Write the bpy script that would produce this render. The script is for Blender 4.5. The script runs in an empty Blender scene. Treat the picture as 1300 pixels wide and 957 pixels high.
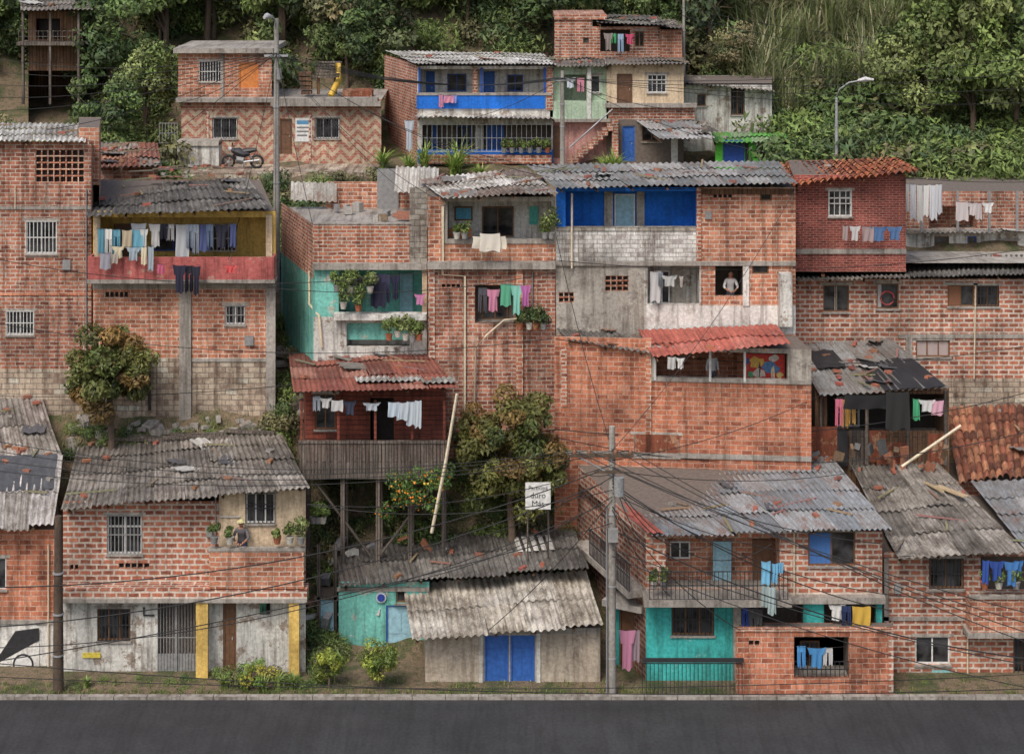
import bpy, math, random, numpy as np
from mathutils import Vector, Matrix, Euler
random.seed(11); rng=np.random.default_rng(11)
R=random.uniform
F=2400.0; CZ=26.0; HY=-120.0
# ------------------------------------------------ survey helpers (hillside coordinates in metres, camera looks +Y)
def S(u,v,d): return Vector(((u-650)*d/F, d, CZ-(v-HY)*d/F))
def sc(): return bpy.context.scene.collection
def empty(name,loc=(0,0,0)):
    e=bpy.data.objects.new(name,None); e.location=loc; e.empty_display_size=.3; sc().objects.link(e); return e
# ------------------------------------------------ materials
def newmat(name):
    m=bpy.data.materials.new(name); m.use_nodes=True
    nt=m.node_tree; return m,nt,nt.nodes['Principled BSDF']
def nd(nt,t,ins=None,**kw):
    n=nt.nodes.new(t)
    for k,v in kw.items(): setattr(n,k,v)
    if ins:
        for k,v in ins.items():
            s=n.inputs[k]
            if isinstance(v,bpy.types.NodeSocket): nt.links.new(v,s)
            else: s.default_value=v
    return n
def c4(c): return (c[0],c[1],c[2],1)
def mix(nt,f,a,b,bl='MIX'):
    n=nt.nodes.new('ShaderNodeMix'); n.data_type='RGBA'; n.blend_type=bl
    for i,v in ((0,f),(6,a),(7,b)):
        if isinstance(v,bpy.types.NodeSocket): nt.links.new(v,n.inputs[i])
        else: n.inputs[i].default_value = v if i==0 else c4(v)
    return n.outputs[2]
def ramp(nt,v,a,b,ca=(0,0,0),cb=(1,1,1)):
    if a>b: a,b,ca,cb=b,a,cb,ca
    r=nt.nodes.new('ShaderNodeValToRGB'); nt.links.new(v,r.inputs[0])
    r.color_ramp.elements[0].position=a; r.color_ramp.elements[1].position=b
    r.color_ramp.elements[0].color=c4(ca); r.color_ramp.elements[1].color=c4(cb); return r.outputs[0]
def noise(nt,vec,scale,detail=3,rough=.6):
    return nd(nt,'ShaderNodeTexNoise',{'Vector':vec,'Scale':scale,'Detail':detail,'Roughness':rough},noise_dimensions='2D').outputs['Fac']
def uvn(nt,sx=1,sy=1):
    t=nd(nt,'ShaderNodeTexCoord')
    if sx==1 and sy==1: return t.outputs['UV']
    m=nd(nt,'ShaderNodeMapping',{'Vector':t.outputs['UV'],'Scale':(sx,sy,1)}); return m.outputs[0]
def bump(nt,b,h,st=.4,dist=.02):
    n=nd(nt,'ShaderNodeBump',{'Height':h,'Strength':st,'Distance':dist}); nt.links.new(n.outputs[0],b.inputs['Normal'])
def weather(nt,col,uv,dirt=.4,lo=.66,hi=1.2,dark=(.34,.31,.29)):
    big=noise(nt,uv,.5,2); col=mix(nt,1,col,ramp(nt,big,.3,.7,(lo,)*3,(hi,)*3),'MULTIPLY')
    st=noise(nt,uvn(nt,2.4,.2),1.6,4,.7); sf=ramp(nt,st,.47,.66,(0,)*3,(dirt,)*3)
    col=mix(nt,sf,col,mix(nt,1,col,dark,'MULTIPLY'))
    bl=noise(nt,uv,1.1,5,.75); col=mix(nt,ramp(nt,bl,.53,.68,(0,)*3,(dirt*.9,)*3),col,mix(nt,1,col,(.48,.42,.38),'MULTIPLY'))
    fine=noise(nt,uv,9,4,.75); col=mix(nt,1,col,ramp(nt,fine,.25,.75,(.7,)*3,(1.25,)*3),'MULTIPLY')
    return col
def brick(name,c1,c2,mort,bw=.33,bh=.13,ms=.018,smear=.5,dirt=.6):
    m,nt,b=newmat(name); uv=uvn(nt)
    nz=nd(nt,'ShaderNodeTexNoise',{'Vector':uv,'Scale':3.0,'Detail':1},noise_dimensions='2D')
    off=nd(nt,'ShaderNodeVectorMath',{0:nz.outputs['Color'],1:(.5,.5,.5)},operation='SUBTRACT')
    off2=nd(nt,'ShaderNodeVectorMath',{0:off.outputs[0],3:.035},operation='SCALE')
    uvd=nd(nt,'ShaderNodeVectorMath',{0:uv,1:off2.outputs[0]},operation='ADD').outputs[0]
    bk=nd(nt,'ShaderNodeTexBrick',{'Vector':uvd,'Color1':c4(c1),'Color2':c4(c2),'Mortar':c4(mort),'Scale':1,'Mortar Size':ms,'Mortar Smooth':.12,'Bias':-.05,'Brick Width':bw,'Row Height':bh})
    col=bk.outputs['Color']
    bk2=nd(nt,'ShaderNodeTexBrick',{'Vector':uvd,'Color1':(0,0,0,1),'Color2':(1,1,1,1),'Mortar':(.5,.5,.5,1),'Scale':1,'Mortar Size':ms,'Bias':0,'Brick Width':bw,'Row Height':bh})
    v=noise(nt,uv,4.5,1); add=nd(nt,'ShaderNodeMath',{0:bk2.outputs['Color'],1:v},operation='MULTIPLY').outputs[0]
    notm=nd(nt,'ShaderNodeMath',{0:1,1:bk.outputs['Fac']},operation='SUBTRACT').outputs[0]
    f1=nd(nt,'ShaderNodeMath',{0:ramp(nt,add,.36,.52,(0,)*3,(.85,)*3),1:notm},operation='MULTIPLY').outputs[0]
    col=mix(nt,f1,col,(c2[0]*.55,c2[1]*.5,c2[2]*.5))
    pale=nd(nt,'ShaderNodeMath',{0:ramp(nt,add,.06,.01,(0,)*3,(.5,)*3),1:notm},operation='MULTIPLY').outputs[0]
    col=mix(nt,pale,col,(min(.74,c1[0]*1.2),min(.73,c1[1]*1.5),min(.70,c1[2]*1.7)))
    sm=noise(nt,uv,1.7,6,.78); col=mix(nt,ramp(nt,sm,.56,.7,(0,)*3,(smear,)*3),col,mort)
    col=weather(nt,col,uv,dirt)
    nt.links.new(col,b.inputs['Base Color']); b.inputs['Roughness'].default_value=.92
    bump(nt,b,notm,.7,.02); return m
def plaster(name,c,dirt=.5,peel=None,pk=.62,rough=.85,lo=.76,hi=1.1):
    m,nt,b=newmat(name); uv=uvn(nt); col=mix(nt,0,c,c)
    if peel:
        p=noise(nt,uv,1.3,6,.75); col=mix(nt,ramp(nt,p,pk,pk+.03),c,peel)
    col=weather(nt,col,uv,dirt,lo,hi)
    nt.links.new(col,b.inputs['Base Color']); b.inputs['Roughness'].default_value=rough
    bump(nt,b,noise(nt,uv,12,3),.3,.02); return m
def attrmat(name,rough=.8,stain=.6,metal=0,dark=(.35,.33,.3),sc_=1.2,trans=0,rust=0):
    m,nt,b=newmat(name); uv=uvn(nt)
    col=nd(nt,'ShaderNodeAttribute',attribute_name='Col').outputs['Color']
    if stain>0:
        n1=noise(nt,uv,sc_,6,.78); col=mix(nt,ramp(nt,n1,.40,.62,(0,)*3,(stain,)*3),col,mix(nt,1,col,dark,'MULTIPLY'))
        n2=noise(nt,uvn(nt,7,.4),2,4,.75); col=mix(nt,ramp(nt,n2,.46,.68,(0,)*3,(stain,)*3),col,mix(nt,1,col,dark,'MULTIPLY'))
        n4=noise(nt,uvn(nt,5,.5),1.3,4,.75); col=mix(nt,ramp(nt,n4,.58,.76,(0,)*3,(stain*.45,)*3),col,(.5,.48,.44))
        n3=noise(nt,uv,14,3,.75); col=mix(nt,1,col,ramp(nt,n3,.25,.75,(.66,)*3,(1.3,)*3),'MULTIPLY')
        if rust:
            n5=noise(nt,uvn(nt,1.6,.7),1.1,6,.75); col=mix(nt,ramp(nt,n5,.54,.66,(0,)*3,(rust,)*3),col,(.2,.085,.045))
    nt.links.new(col,b.inputs['Base Color']); b.inputs['Roughness'].default_value=rough; b.inputs['Metallic'].default_value=metal
    if trans:
        tr=nd(nt,'ShaderNodeBsdfTranslucent',{'Color':col}); mx=nd(nt,'ShaderNodeMixShader',{0:trans,1:b.outputs[0],2:tr.outputs[0]})
        nt.links.new(mx.outputs[0],nt.nodes['Material Output'].inputs['Surface'])
    return m
def wood(name,c,plank=.14,vert=True):
    m,nt,b=newmat(name); uv=uvn(nt)
    mp=nd(nt,'ShaderNodeMapping',{'Vector':uv,'Rotation':(0,0,math.pi/2 if vert else 0)}).outputs[0]
    bk=nd(nt,'ShaderNodeTexBrick',{'Vector':mp,'Color1':c4(c),'Color2':c4([x*.55 for x in c]),'Mortar':(.02,.015,.012,1),'Scale':1,'Mortar Size':.01,'Brick Width':3.1,'Row Height':plank})
    col=weather(nt,bk.outputs['Color'],uv,.6,.65,1.25)
    g=noise(nt,uvn(nt,30 if vert else 1.5,1.5 if vert else 30),1,3); col=mix(nt,1,col,ramp(nt,g,.3,.7,(.7,)*3,(1.2,)*3),'MULTIPLY')
    nt.links.new(col,b.inputs['Base Color']); b.inputs['Roughness'].default_value=.85
    return m
def flat(name,c,rough=.6,metal=0):
    m,nt,b=newmat(name); uv=uvn(nt)
    n=noise(nt,uv,7,2); col=mix(nt,1,c,ramp(nt,n,.3,.7,(.78,)*3,(1.1,)*3),'MULTIPLY')
    nt.links.new(col,b.inputs['Base Color']); b.inputs['Roughness'].default_value=rough; b.inputs['Metallic'].default_value=metal; return m

MORT=(.56,.46,.385)
BR_A=brick('brick_orange',(.50,.175,.095),(.37,.12,.066),MORT,ms=.022)
BR_A2=brick('brick_weathered',(.46,.18,.11),(.32,.11,.07),(.50,.41,.34),bw=.34,bh=.14,ms=.02,smear=.65,dirt=.8)
BR_B=brick('brick_salmon',(.55,.225,.13),(.42,.155,.09),(.60,.47,.375),bw=.36,bh=.15,ms=.018,smear=.5)
BR_C=brick('brick_bigmortar',(.50,.18,.105),(.37,.125,.075),(.60,.50,.42),bw=.36,bh=.17,ms=.032,smear=.4,dirt=.5)
BR_D=brick('brick_smooth',(.55,.20,.11),(.43,.145,.08),(.55,.36,.27),bw=.36,bh=.16,ms=.015,smear=.45)
BR_R=brick('brick_red',(.29,.062,.047),(.22,.043,.034),(.38,.2,.16),bw=.24,bh=.085,ms=.013,smear=.05,dirt=.25)
BR_W=brick('brick_whitewashed',(.70,.69,.66),(.62,.60,.57),(.40,.38,.35),bw=.33,bh=.15,ms=.012,smear=.2,dirt=.8)
BLOCK=brick('concrete_block',(.42,.39,.34),(.33,.30,.255),(.22,.20,.18),bw=.4,bh=.19,ms=.014,smear=.4)
BLOCKC=brick('block_cream',(.54,.45,.345),(.43,.33,.25),(.27,.22,.18),bw=.4,bh=.19,ms=.016,smear=.5,dirt=.8)
CONC=plaster('concrete',(.36,.33,.295),.65)
CEM=plaster('cement_render',(.43,.395,.345),.6,peel=(.30,.27,.24),pk=.57)
WHITE=plaster('white_plaster',(.72,.71,.67),.65,peel=(.42,.38,.34),pk=.64)
WHITE2=plaster('whitewash_old',(.62,.61,.57),.8,peel=(.34,.28,.23),pk=.57)
CREAM=plaster('cream_plaster',(.66,.52,.36),.45)
BEIGE=plaster('beige_plaster',(.48,.41,.33),.55,peel=(.36,.31,.26),pk=.6)
YELLOW=plaster('yellow_plaster',(.68,.46,.13),.45)
TEAL=plaster('teal_plaster',(.05,.43,.41),.5,peel=(.3,.45,.42),pk=.66)
TURQ=plaster('turquoise_plaster',(.19,.55,.48),.55,peel=(.5,.55,.48),pk=.6)
BLUE=plaster('blue_plaster',(.01,.16,.66),.35)
PINKRED=plaster('pink_red_plaster',(.46,.12,.11),.6,peel=(.48,.28,.22),pk=.59)
PINK=plaster('pink_plaster',(.58,.32,.28),.5)
GREEN=plaster('pale_green_plaster',(.48,.62,.46),.4)
LIME=plaster('lime_paint',(.12,.56,.06),.3)
DARK=flat('dark_interior',(.035,.03,.028),.9)  # near-black colour stands in for the shade of rooms behind openings
DIM=flat('dim_interior',(.16,.13,.11),.9)  # recess and ceiling shade partly put into this darkened base colour
WOODR=wood('red_wood',(.26,.06,.035),.16,False)
WOODG=wood('grey_wood',(.20,.165,.14),.13,True)
WOODB=wood('brown_wood',(.22,.12,.065),.16,True)
ROOFM=attrmat('fibre_cement_sheet',.92,.85,dark=(.33,.30,.27))
TINM=attrmat('tin_sheet',.6,.55,.15,dark=(.46,.39,.33),rust=.6)
REDM=attrmat('red_painted_sheet',.8,.6,0,dark=(.42,.36,.34))
TILEM=attrmat('clay_tile',.9,.7)
CLOTH=attrmat('cloth',.95,0,trans=.2)
LEAF=attrmat('leaf',.6,0,trans=.25)
FOR=attrmat('forest_leaf',.75,0)
PAINTA=attrmat('painted_part',.6,.25)
m,nt,b=newmat('window_glass'); uv=uvn(nt)
nt.links.new(ramp(nt,noise(nt,uv,1.8,2),.35,.65,(.012,.013,.015),(.07,.07,.075)),b.inputs['Base Color']); b.inputs['Roughness'].default_value=.12; GLASS=m
IRON=flat('black_iron',(.03,.03,.033),.5); IRONW=flat('white_iron',(.6,.6,.58),.5); IRONG=flat('grey_iron',(.25,.25,.25),.5)
FWOOD=flat('frame_wood',(.17,.085,.04),.7); FWHITE=flat('frame_white',(.68,.68,.66),.6); FBLUE=flat('frame_blue',(.02,.08,.35),.6)
PVC=flat('pvc_pipe',(.7,.6,.44),.5); STEEL=flat('galvanised',(.4,.41,.42),.45,.3)
DBLUE=flat('door_blue',(.03,.12,.42),.6); DLB=flat('door_pale_blue',(.32,.54,.64),.6); DBRN=flat('door_brown',(.15,.075,.04),.6); DORG=flat('door_orange',(.58,.2,.05),.6)
BARK=plaster('bark',(.14,.10,.07),.5); POLEC=plaster('pole_concrete',(.36,.34,.31),.5); POLEW=plaster('pole_wood',(.12,.085,.06),.5)
WIRE=flat('cable_rubber',(.02,.02,.02),.7)
RUST=plaster('rusty_sheet',(.24,.07,.035),.7,peel=(.4,.23,.14),pk=.55)
ASPH=plaster('asphalt',(.04,.04,.042),.3)
def zigzag():
    m,nt,b=newmat('zigzag_brick'); uv=uvn(nt)
    sp=nd(nt,'ShaderNodeSeparateXYZ',{0:uv})
    pp=nd(nt,'ShaderNodeMath',{0:sp.outputs[0],1:.38},operation='PINGPONG').outputs[0]
    ad=nd(nt,'ShaderNodeMath',{0:sp.outputs[1],1:pp},operation='ADD').outputs[0]
    fr=nd(nt,'ShaderNodeMath',{0:ad,1:.44},operation='MODULO').outputs[0]
    gt=nd(nt,'ShaderNodeMath',{0:fr,1:.22},operation='GREATER_THAN').outputs[0]
    bk=nd(nt,'ShaderNodeTexBrick',{'Vector':uv,'Color1':(.44,.16,.105,1),'Color2':(.34,.12,.08,1),'Mortar':(.4,.32,.26,1),'Scale':1,'Mortar Size':.012,'Brick Width':.3,'Row Height':.12})
    col=mix(nt,gt,bk.outputs[0],(.50,.39,.28)); col=weather(nt,col,uv,.5)
    nt.links.new(col,b.inputs['Base Color']); b.inputs['Roughness'].default_value=.9; return m
ZIG=zigzag()
# ------------------------------------------------ mesh builder
class MB:
    def __init__(s): s.v=[];s.f=[];s.mi=[];s.uv=[];s.col=[];s.sm=[];s.mats=[]
    def _m(s,mat):
        if mat not in s.mats: s.mats.append(mat)
        return s.mats.index(mat)
    def face(s,p,mat,col=(1,1,1),uv=None):
        p=[Vector(q) for q in p]; i=len(s.v); s.v+=p; s.f.append(list(range(i,i+len(p))))
        s.mi.append(s._m(mat)); s.sm.append(False); s.col+= [col]*len(p)
        if uv is None:
            n=(p[1]-p[0]).cross(p[2]-p[0])
            if n.length<1e-9: n=Vector((0,-1,0))
            n.normalize()
            if abs(n.z)>.97: t=Vector((1,0,0)); w=Vector((0,1,0))
            else:
                t=Vector((0,0,1)).cross(n).normalized()
                if t.x<-1e-4 or (abs(t.x)<=1e-4 and t.y<0): t=-t
                w=Vector((0,0,1)) if abs(n.z)<.3 else n.cross(t)
            uv=[(q.dot(t)+q.y*.0,q.dot(w)) for q in p]
        s.uv+=uv
    def hexa(s,c,mat,col=(1,1,1)):
        for q in ((0,1,2,3),(5,4,7,6),(4,0,3,7),(1,5,6,2),(3,2,6,7),(4,5,1,0)): s.face([c[k] for k in q],mat,col)
    def grid(s,P,mat,col=(1,1,1),U=None,smooth=True):
        nv=len(P);nu=len(P[0]); i0=len(s.v); mi=s._m(mat)
        for r in P: s.v+=r
        for j in range(nv-1):
            for i in range(nu-1):
                a=i0+j*nu+i; s.f.append([a,a+1,a+nu+1,a+nu]); s.mi.append(mi); s.sm.append(smooth)
                s.col+=[col]*4
                if U: s.uv+=[U[j][i],U[j][i+1],U[j+1][i+1],U[j+1][i]]
                else: s.uv+=[(i*.1,j*.1),((i+1)*.1,j*.1),((i+1)*.1,(j+1)*.1),(i*.1,(j+1)*.1)]
    def tube(s,pts,rad,mat,sides=6,col=(1,1,1),cap=True):
        pts=[Vector(p) for p in pts]; rings=[]
        if not isinstance(rad,(list,tuple)): rad=[rad]*len(pts)
        for k,p in enumerate(pts):
            d=(pts[min(k+1,len(pts)-1)]-pts[max(k-1,0)])
            if d.length<1e-6: d=Vector((0,0,1))
            d.normalize(); a=Vector((0,0,1)) if abs(d.z)<.9 else Vector((1,0,0))
            x=d.cross(a).normalized(); y=d.cross(x)
            rings.append([p+(x*math.cos(2*math.pi*i/sides)+y*math.sin(2*math.pi*i/sides))*rad[k] for i in range(sides+1)])
        U=[[(i/sides*rad[k]*6,p.z) for i in range(sides+1)] for k,p in enumerate(pts)]
        s.grid(rings,mat,col,U)
        if cap: s.face(rings[-1][:-1],mat,col); s.face(rings[0][:-1],mat,col)
    def box(s,c,d,mat,yaw=0,pitch=0,roll=0,col=(1,1,1)):
        M=Euler((pitch,roll,yaw)).to_matrix(); c=Vector(c); x,y,z=[q/2 for q in d]
        L=[(-x,-y,-z),(x,-y,-z),(x,-y,z),(-x,-y,z),(-x,y,-z),(x,y,-z),(x,y,z),(-x,y,z)]
        s.hexa([c+M@Vector(l) for l in L],mat,col)
    def build(s,name,parent=None):
        if not s.f: return None
        o0=parent.location if parent else Vector((0,0,0))
        if not parent:
            xs=[q.x for q in s.v]; ys=[q.y for q in s.v]; zs=[q.z for q in s.v]
            o0=Vector(((min(xs)+max(xs))/2,(min(ys)+max(ys))/2,min(zs)))
        me=bpy.data.meshes.new(name); me.from_pydata([tuple(q-o0) for q in s.v],[],s.f)
        ul=me.uv_layers.new(name='UVMap'); ul.data.foreach_set('uv',np.array(s.uv,dtype=np.float32).ravel())
        ca=me.color_attributes.new('Col','FLOAT_COLOR','CORNER')
        arr=np.ones((len(s.col),4),dtype=np.float32); arr[:,:3]=np.array(s.col); ca.data.foreach_set('color',arr.ravel())
        for m in s.mats: me.materials.append(m)
        me.polygons.foreach_set('material_index',s.mi); me.polygons.foreach_set('use_smooth',s.sm); me.update()
        o=bpy.data.objects.new(name,me); sc().objects.link(o)
        if parent: o.parent=parent
        else: o.location=o0
        return o
# ------------------------------------------------ facade plane
class Fac:
    def __init__(s,u0,d0,u1,d1):
        s.set(Vector(((u0-650)*d0/F,d0)),Vector(((u1-650)*d1/F,d1)))
    def set(s,A,B):
        s.A=A;s.B=B;s.L=(B-A).length;s.t=(B-A)/s.L;s.n=Vector((s.t.y,-s.t.x));s.dm=(A.y+B.y)/2
    def back(s,d):
        f=Fac(0,1,1,1); f.set(s.A-s.n*d,s.B-s.n*d); return f
    def s_(s,px):
        k=(px-650)/F; return (k*s.A.y-s.A.x)/(s.t.x-k*s.t.y)
    def z_(s,py,px=None):
        D=s.dm if px is None else s.A.y+s.s_(px)*s.t.y
        return CZ-(py-HY)*D/F
    def rect(s,a,b,c,d):
        px=(a+c)/2; return s.s_(a),s.s_(c),s.z_(d,px),s.z_(b,px)
    def pt(s,u,z,o=0):
        q=s.A+s.t*u+s.n*o; return Vector((q.x,q.y,z))
def fbox(mb,f,s0,s1,z0,z1,o0,o1,mat,col=(1,1,1)):
    mb.hexa([f.pt(s0,z0,o1),f.pt(s1,z0,o1),f.pt(s1,z1,o1),f.pt(s0,z1,o1),f.pt(s0,z0,o0),f.pt(s1,z0,o0),f.pt(s1,z1,o0),f.pt(s0,z1,o0)],mat,col)
def wall(mb,f,s0,s1,z0,z1,holes,th,mat):
    H=[(max(a,s0),min(b,s1),max(c,z0),min(d,z1)) for a,b,c,d in holes if a<s1-.01 and b>s0+.01 and c<z1-.01 and d>z0+.01]
    xs=sorted({s0,s1}|{q for h in H for q in h[:2]}); zs=sorted({z0,z1}|{q for h in H for q in h[2:]})
    for i in range(len(xs)-1):
        for j in range(len(zs)-1):
            x=(xs[i]+xs[i+1])/2;z=(zs[j]+zs[j+1])/2
            if xs[i+1]-xs[i]<1e-5 or zs[j+1]-zs[j]<1e-5: continue
            if any(a<x<b and c<z<d for a,b,c,d in H): continue
            mb.face([f.pt(xs[i],zs[j]),f.pt(xs[i+1],zs[j]),f.pt(xs[i+1],zs[j+1]),f.pt(xs[i],zs[j+1])],mat)
    for a,b,c,d in H:
        for (p,q) in (((a,c),(b,c)),((b,c),(b,d)),((b,d),(a,d)),((a,d),(a,c))):
            mb.face([f.pt(p[0],p[1]),f.pt(q[0],q[1]),f.pt(q[0],q[1],-th),f.pt(p[0],p[1],-th)],mat)
def bars(mb,f,s0,s1,z0,z1,o,mat,sp=.12,r=.012,hz=2):
    n=max(2,int((s1-s0)/sp))
    for i in range(n+1):
        x=s0+(s1-s0)*i/n; fbox(mb,f,x-r,x+r,z0,z1,o-r,o+r,mat)
    for j in range(hz+1):
        z=z0+(z1-z0)*j/max(hz,1); fbox(mb,f,s0,s1,z-r*1.2,z+r*1.2,o-r*.7,o+r*1.3,mat)
# ------------------------------------------------ roofs
def bil(c,u,v):
    a=c[0].lerp(c[1],u); b=c[3].lerp(c[2],u); return a.lerp(b,v)
def corr(mb,c,mat=None,period=.2,amp=.033,sw=.92,sl=1.75,tints=None,jit=.18,tile=False,lift=.04,over=.1):
    mat=mat or ROOFM; tints=tints or OLD
    W=((c[1]-c[0]).length+(c[2]-c[3]).length)/2; L=((c[3]-c[0]).length+(c[2]-c[1]).length)/2
    ni=max(1,round(W/sw)); nj=max(1,round(L/sl)); wv=max(1,round(W/ni/period)); seg=6
    rowt=[R(.82,1.12) for _ in range(nj)]; sg=0 if tile else R(.03,.07)
    for i in range(ni):
        for j in range(nj):
            t=random.choice(tints); k=R(1-jit,1+jit)*rowt[j]; col=tuple(q*k for q in t)
            u0=i/ni;u1=(i+1)/ni; v0=j/nj; v1=(j+1)/nj+(over+R(-.05,.07))/L
            if j==nj-1: v1=1+R(-.07,.16)/L
            n=wv*seg; P=[];U=[]; tl=R(0,.035); sk=R(-.006,.006)/max(1,W/4)
            for b_ in range(3):
                fv=b_/2; row=[];ur=[]
                for a in range(n+1):
                    fu=a/n; ph=fu*wv*2*math.pi
                    h=amp*math.sin(ph) if not tile else amp*(abs(math.sin(ph/2))*2-1)
                    uu=u0+(u1-u0)*fu; p=bil(c,uu+sk*fv,v0+(v1-v0)*fv); p=p+Vector((0,0,h+lift*fv+tl+.004*(i%2)-sg*math.sin(uu*math.pi*2.3)*math.sin(math.pi*min(1,v0+(v1-v0)*fv))))
                    row.append(p); ur.append((uu*W+i*1.37+c[0].x,(v0+(v1-v0)*fv)*-L+c[0].x*3+j*.61))
                P.append(row);U.append(ur)
            mb.grid(P,mat,col,U)
def debris(mb,c,n,zup=.09):
    for _ in range(n):
        p=bil(c,R(.05,.95),R(.05,.95))+Vector((0,0,zup)); k=random.random()
        if k<.45: mb.box(p,(.28,.13,.09),PAINTA,R(0,3),R(-.1,.1),R(-.1,.1),(R(.28,.42),R(.11,.17),.09))
        elif k<.75: mb.box(p,(R(.6,1.8),.07,.04),PAINTA,R(0,3),0,R(-.06,.06),(R(.2,.36),R(.15,.26),.14))
        elif k<.88: mb.box(p,(R(.12,.3),R(.1,.22),.09),PAINTA,R(0,3),.2,.1,(.28,.26,.24))
        else:
            Y=R(0,3); col=random.choice([(.5,.49,.46),(.1,.1,.11),(.3,.14,.09),(.22,.2,.18)]); w=R(.25,.5); l=R(.3,.6)
            ux=Vector((math.cos(Y),math.sin(Y),0)); uy=Vector((-ux.y,ux.x,.12)); mb.grid([[p+ux*(w*(a-3)/3)+uy*l*(b-1)+Vector((0,0,.03*math.sin(a*2.1))) for a in range(7)] for b in range(3)],PAINTA,col)
# ------------------------------------------------ cloth
CC=[(.72,.72,.7),(.05,.12,.4),(.65,.1,.2),(.06,.06,.08),(.6,.66,.74),(.3,.42,.55),(.72,.3,.4),(.08,.35,.4),(.72,.66,.55),(.75,.74,.72),(.03,.05,.14),(.7,.45,.08),(.1,.45,.2),(.35,.3,.28)]
def garment(mb,f,s,z,o,w,h,kind,col):
    ph=R(0,6); amp=R(.02,.05)
    def g(fn0,fn1,v0,v1,ny=9,nx=9):
        P=[]
        for j in range(ny):
            v=v0+(v1-v0)*j/(ny-1); a=fn0(v);b_=fn1(v)
            P.append([f.pt(s+(a+(b_-a)*i/(nx-1))*w, z-v*h*(1+.05*math.sin(i*1.1+ph))-.03*math.sin(math.pi*i/(nx-1))*(1-v)*(kind!='pants'), o+amp*math.sin(ph+i*1.6+v*2)*(.35+v)) for i in range(nx)])
        mb.grid(P,CLOTH,col)
    if kind=='shirt':
        g(lambda v:.0+.12*(v/.35),lambda v:1-.12*(v/.35),0,.35,5); g(lambda v:.22-.02*v,lambda v:.78+.02*v,.33,1)
    elif kind=='pants':
        g(lambda v:.05,lambda v:.95,0,.3,4); g(lambda v:.05,lambda v:.46-.05*v,.3,1); g(lambda v:.54+.05*v,lambda v:.95,.3,1)
    else: g(lambda v:.02*math.sin(v*5),lambda v:1+.02*math.sin(v*4+ph),0,1)
def laundry(u0,u1,v,D,hp,cols=None,dens=.9,name='clothes_line',kinds=('shirt','towel','pants','shirt'),v2=None):
    f=Fac(u0,D,u1,D); z=f.z_(v); z2=f.z_(v2) if v2 is not None else z; e=empty(name,f.pt(0,z)); mb=MB()
    mb.tube([f.pt(f.L*i/6,z+(z2-z)*i/6-.05*math.sin(math.pi*i/6),0) for i in range(7)],.006,WIRE,4); mb.build('line',e)
    mb=MB(); s=.04; h0=hp*D/F; first=True
    while s<f.L-.15:
        k=random.choice(kinds); h=h0*R(.5,1.15); w=min(f.L-s,{'shirt':.58,'towel':R(.2,.55),'pants':.34}[k]*R(.7,1.1)*min(1,h0/.6+.2))
        c=random.choice(cols or CC); q=R(.75,1.1); c=tuple(min(.8,x*q) for x in c)
        if first or random.random()<dens: garment(mb,f,s,z+(z2-z)*s/f.L-.05*math.sin(math.pi*s/f.L),R(-.05,.05),w,h,k,c)
        first=False; s+=w*R(.65,1.15)+.01
    mb.build('garments',e); return e
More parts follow.
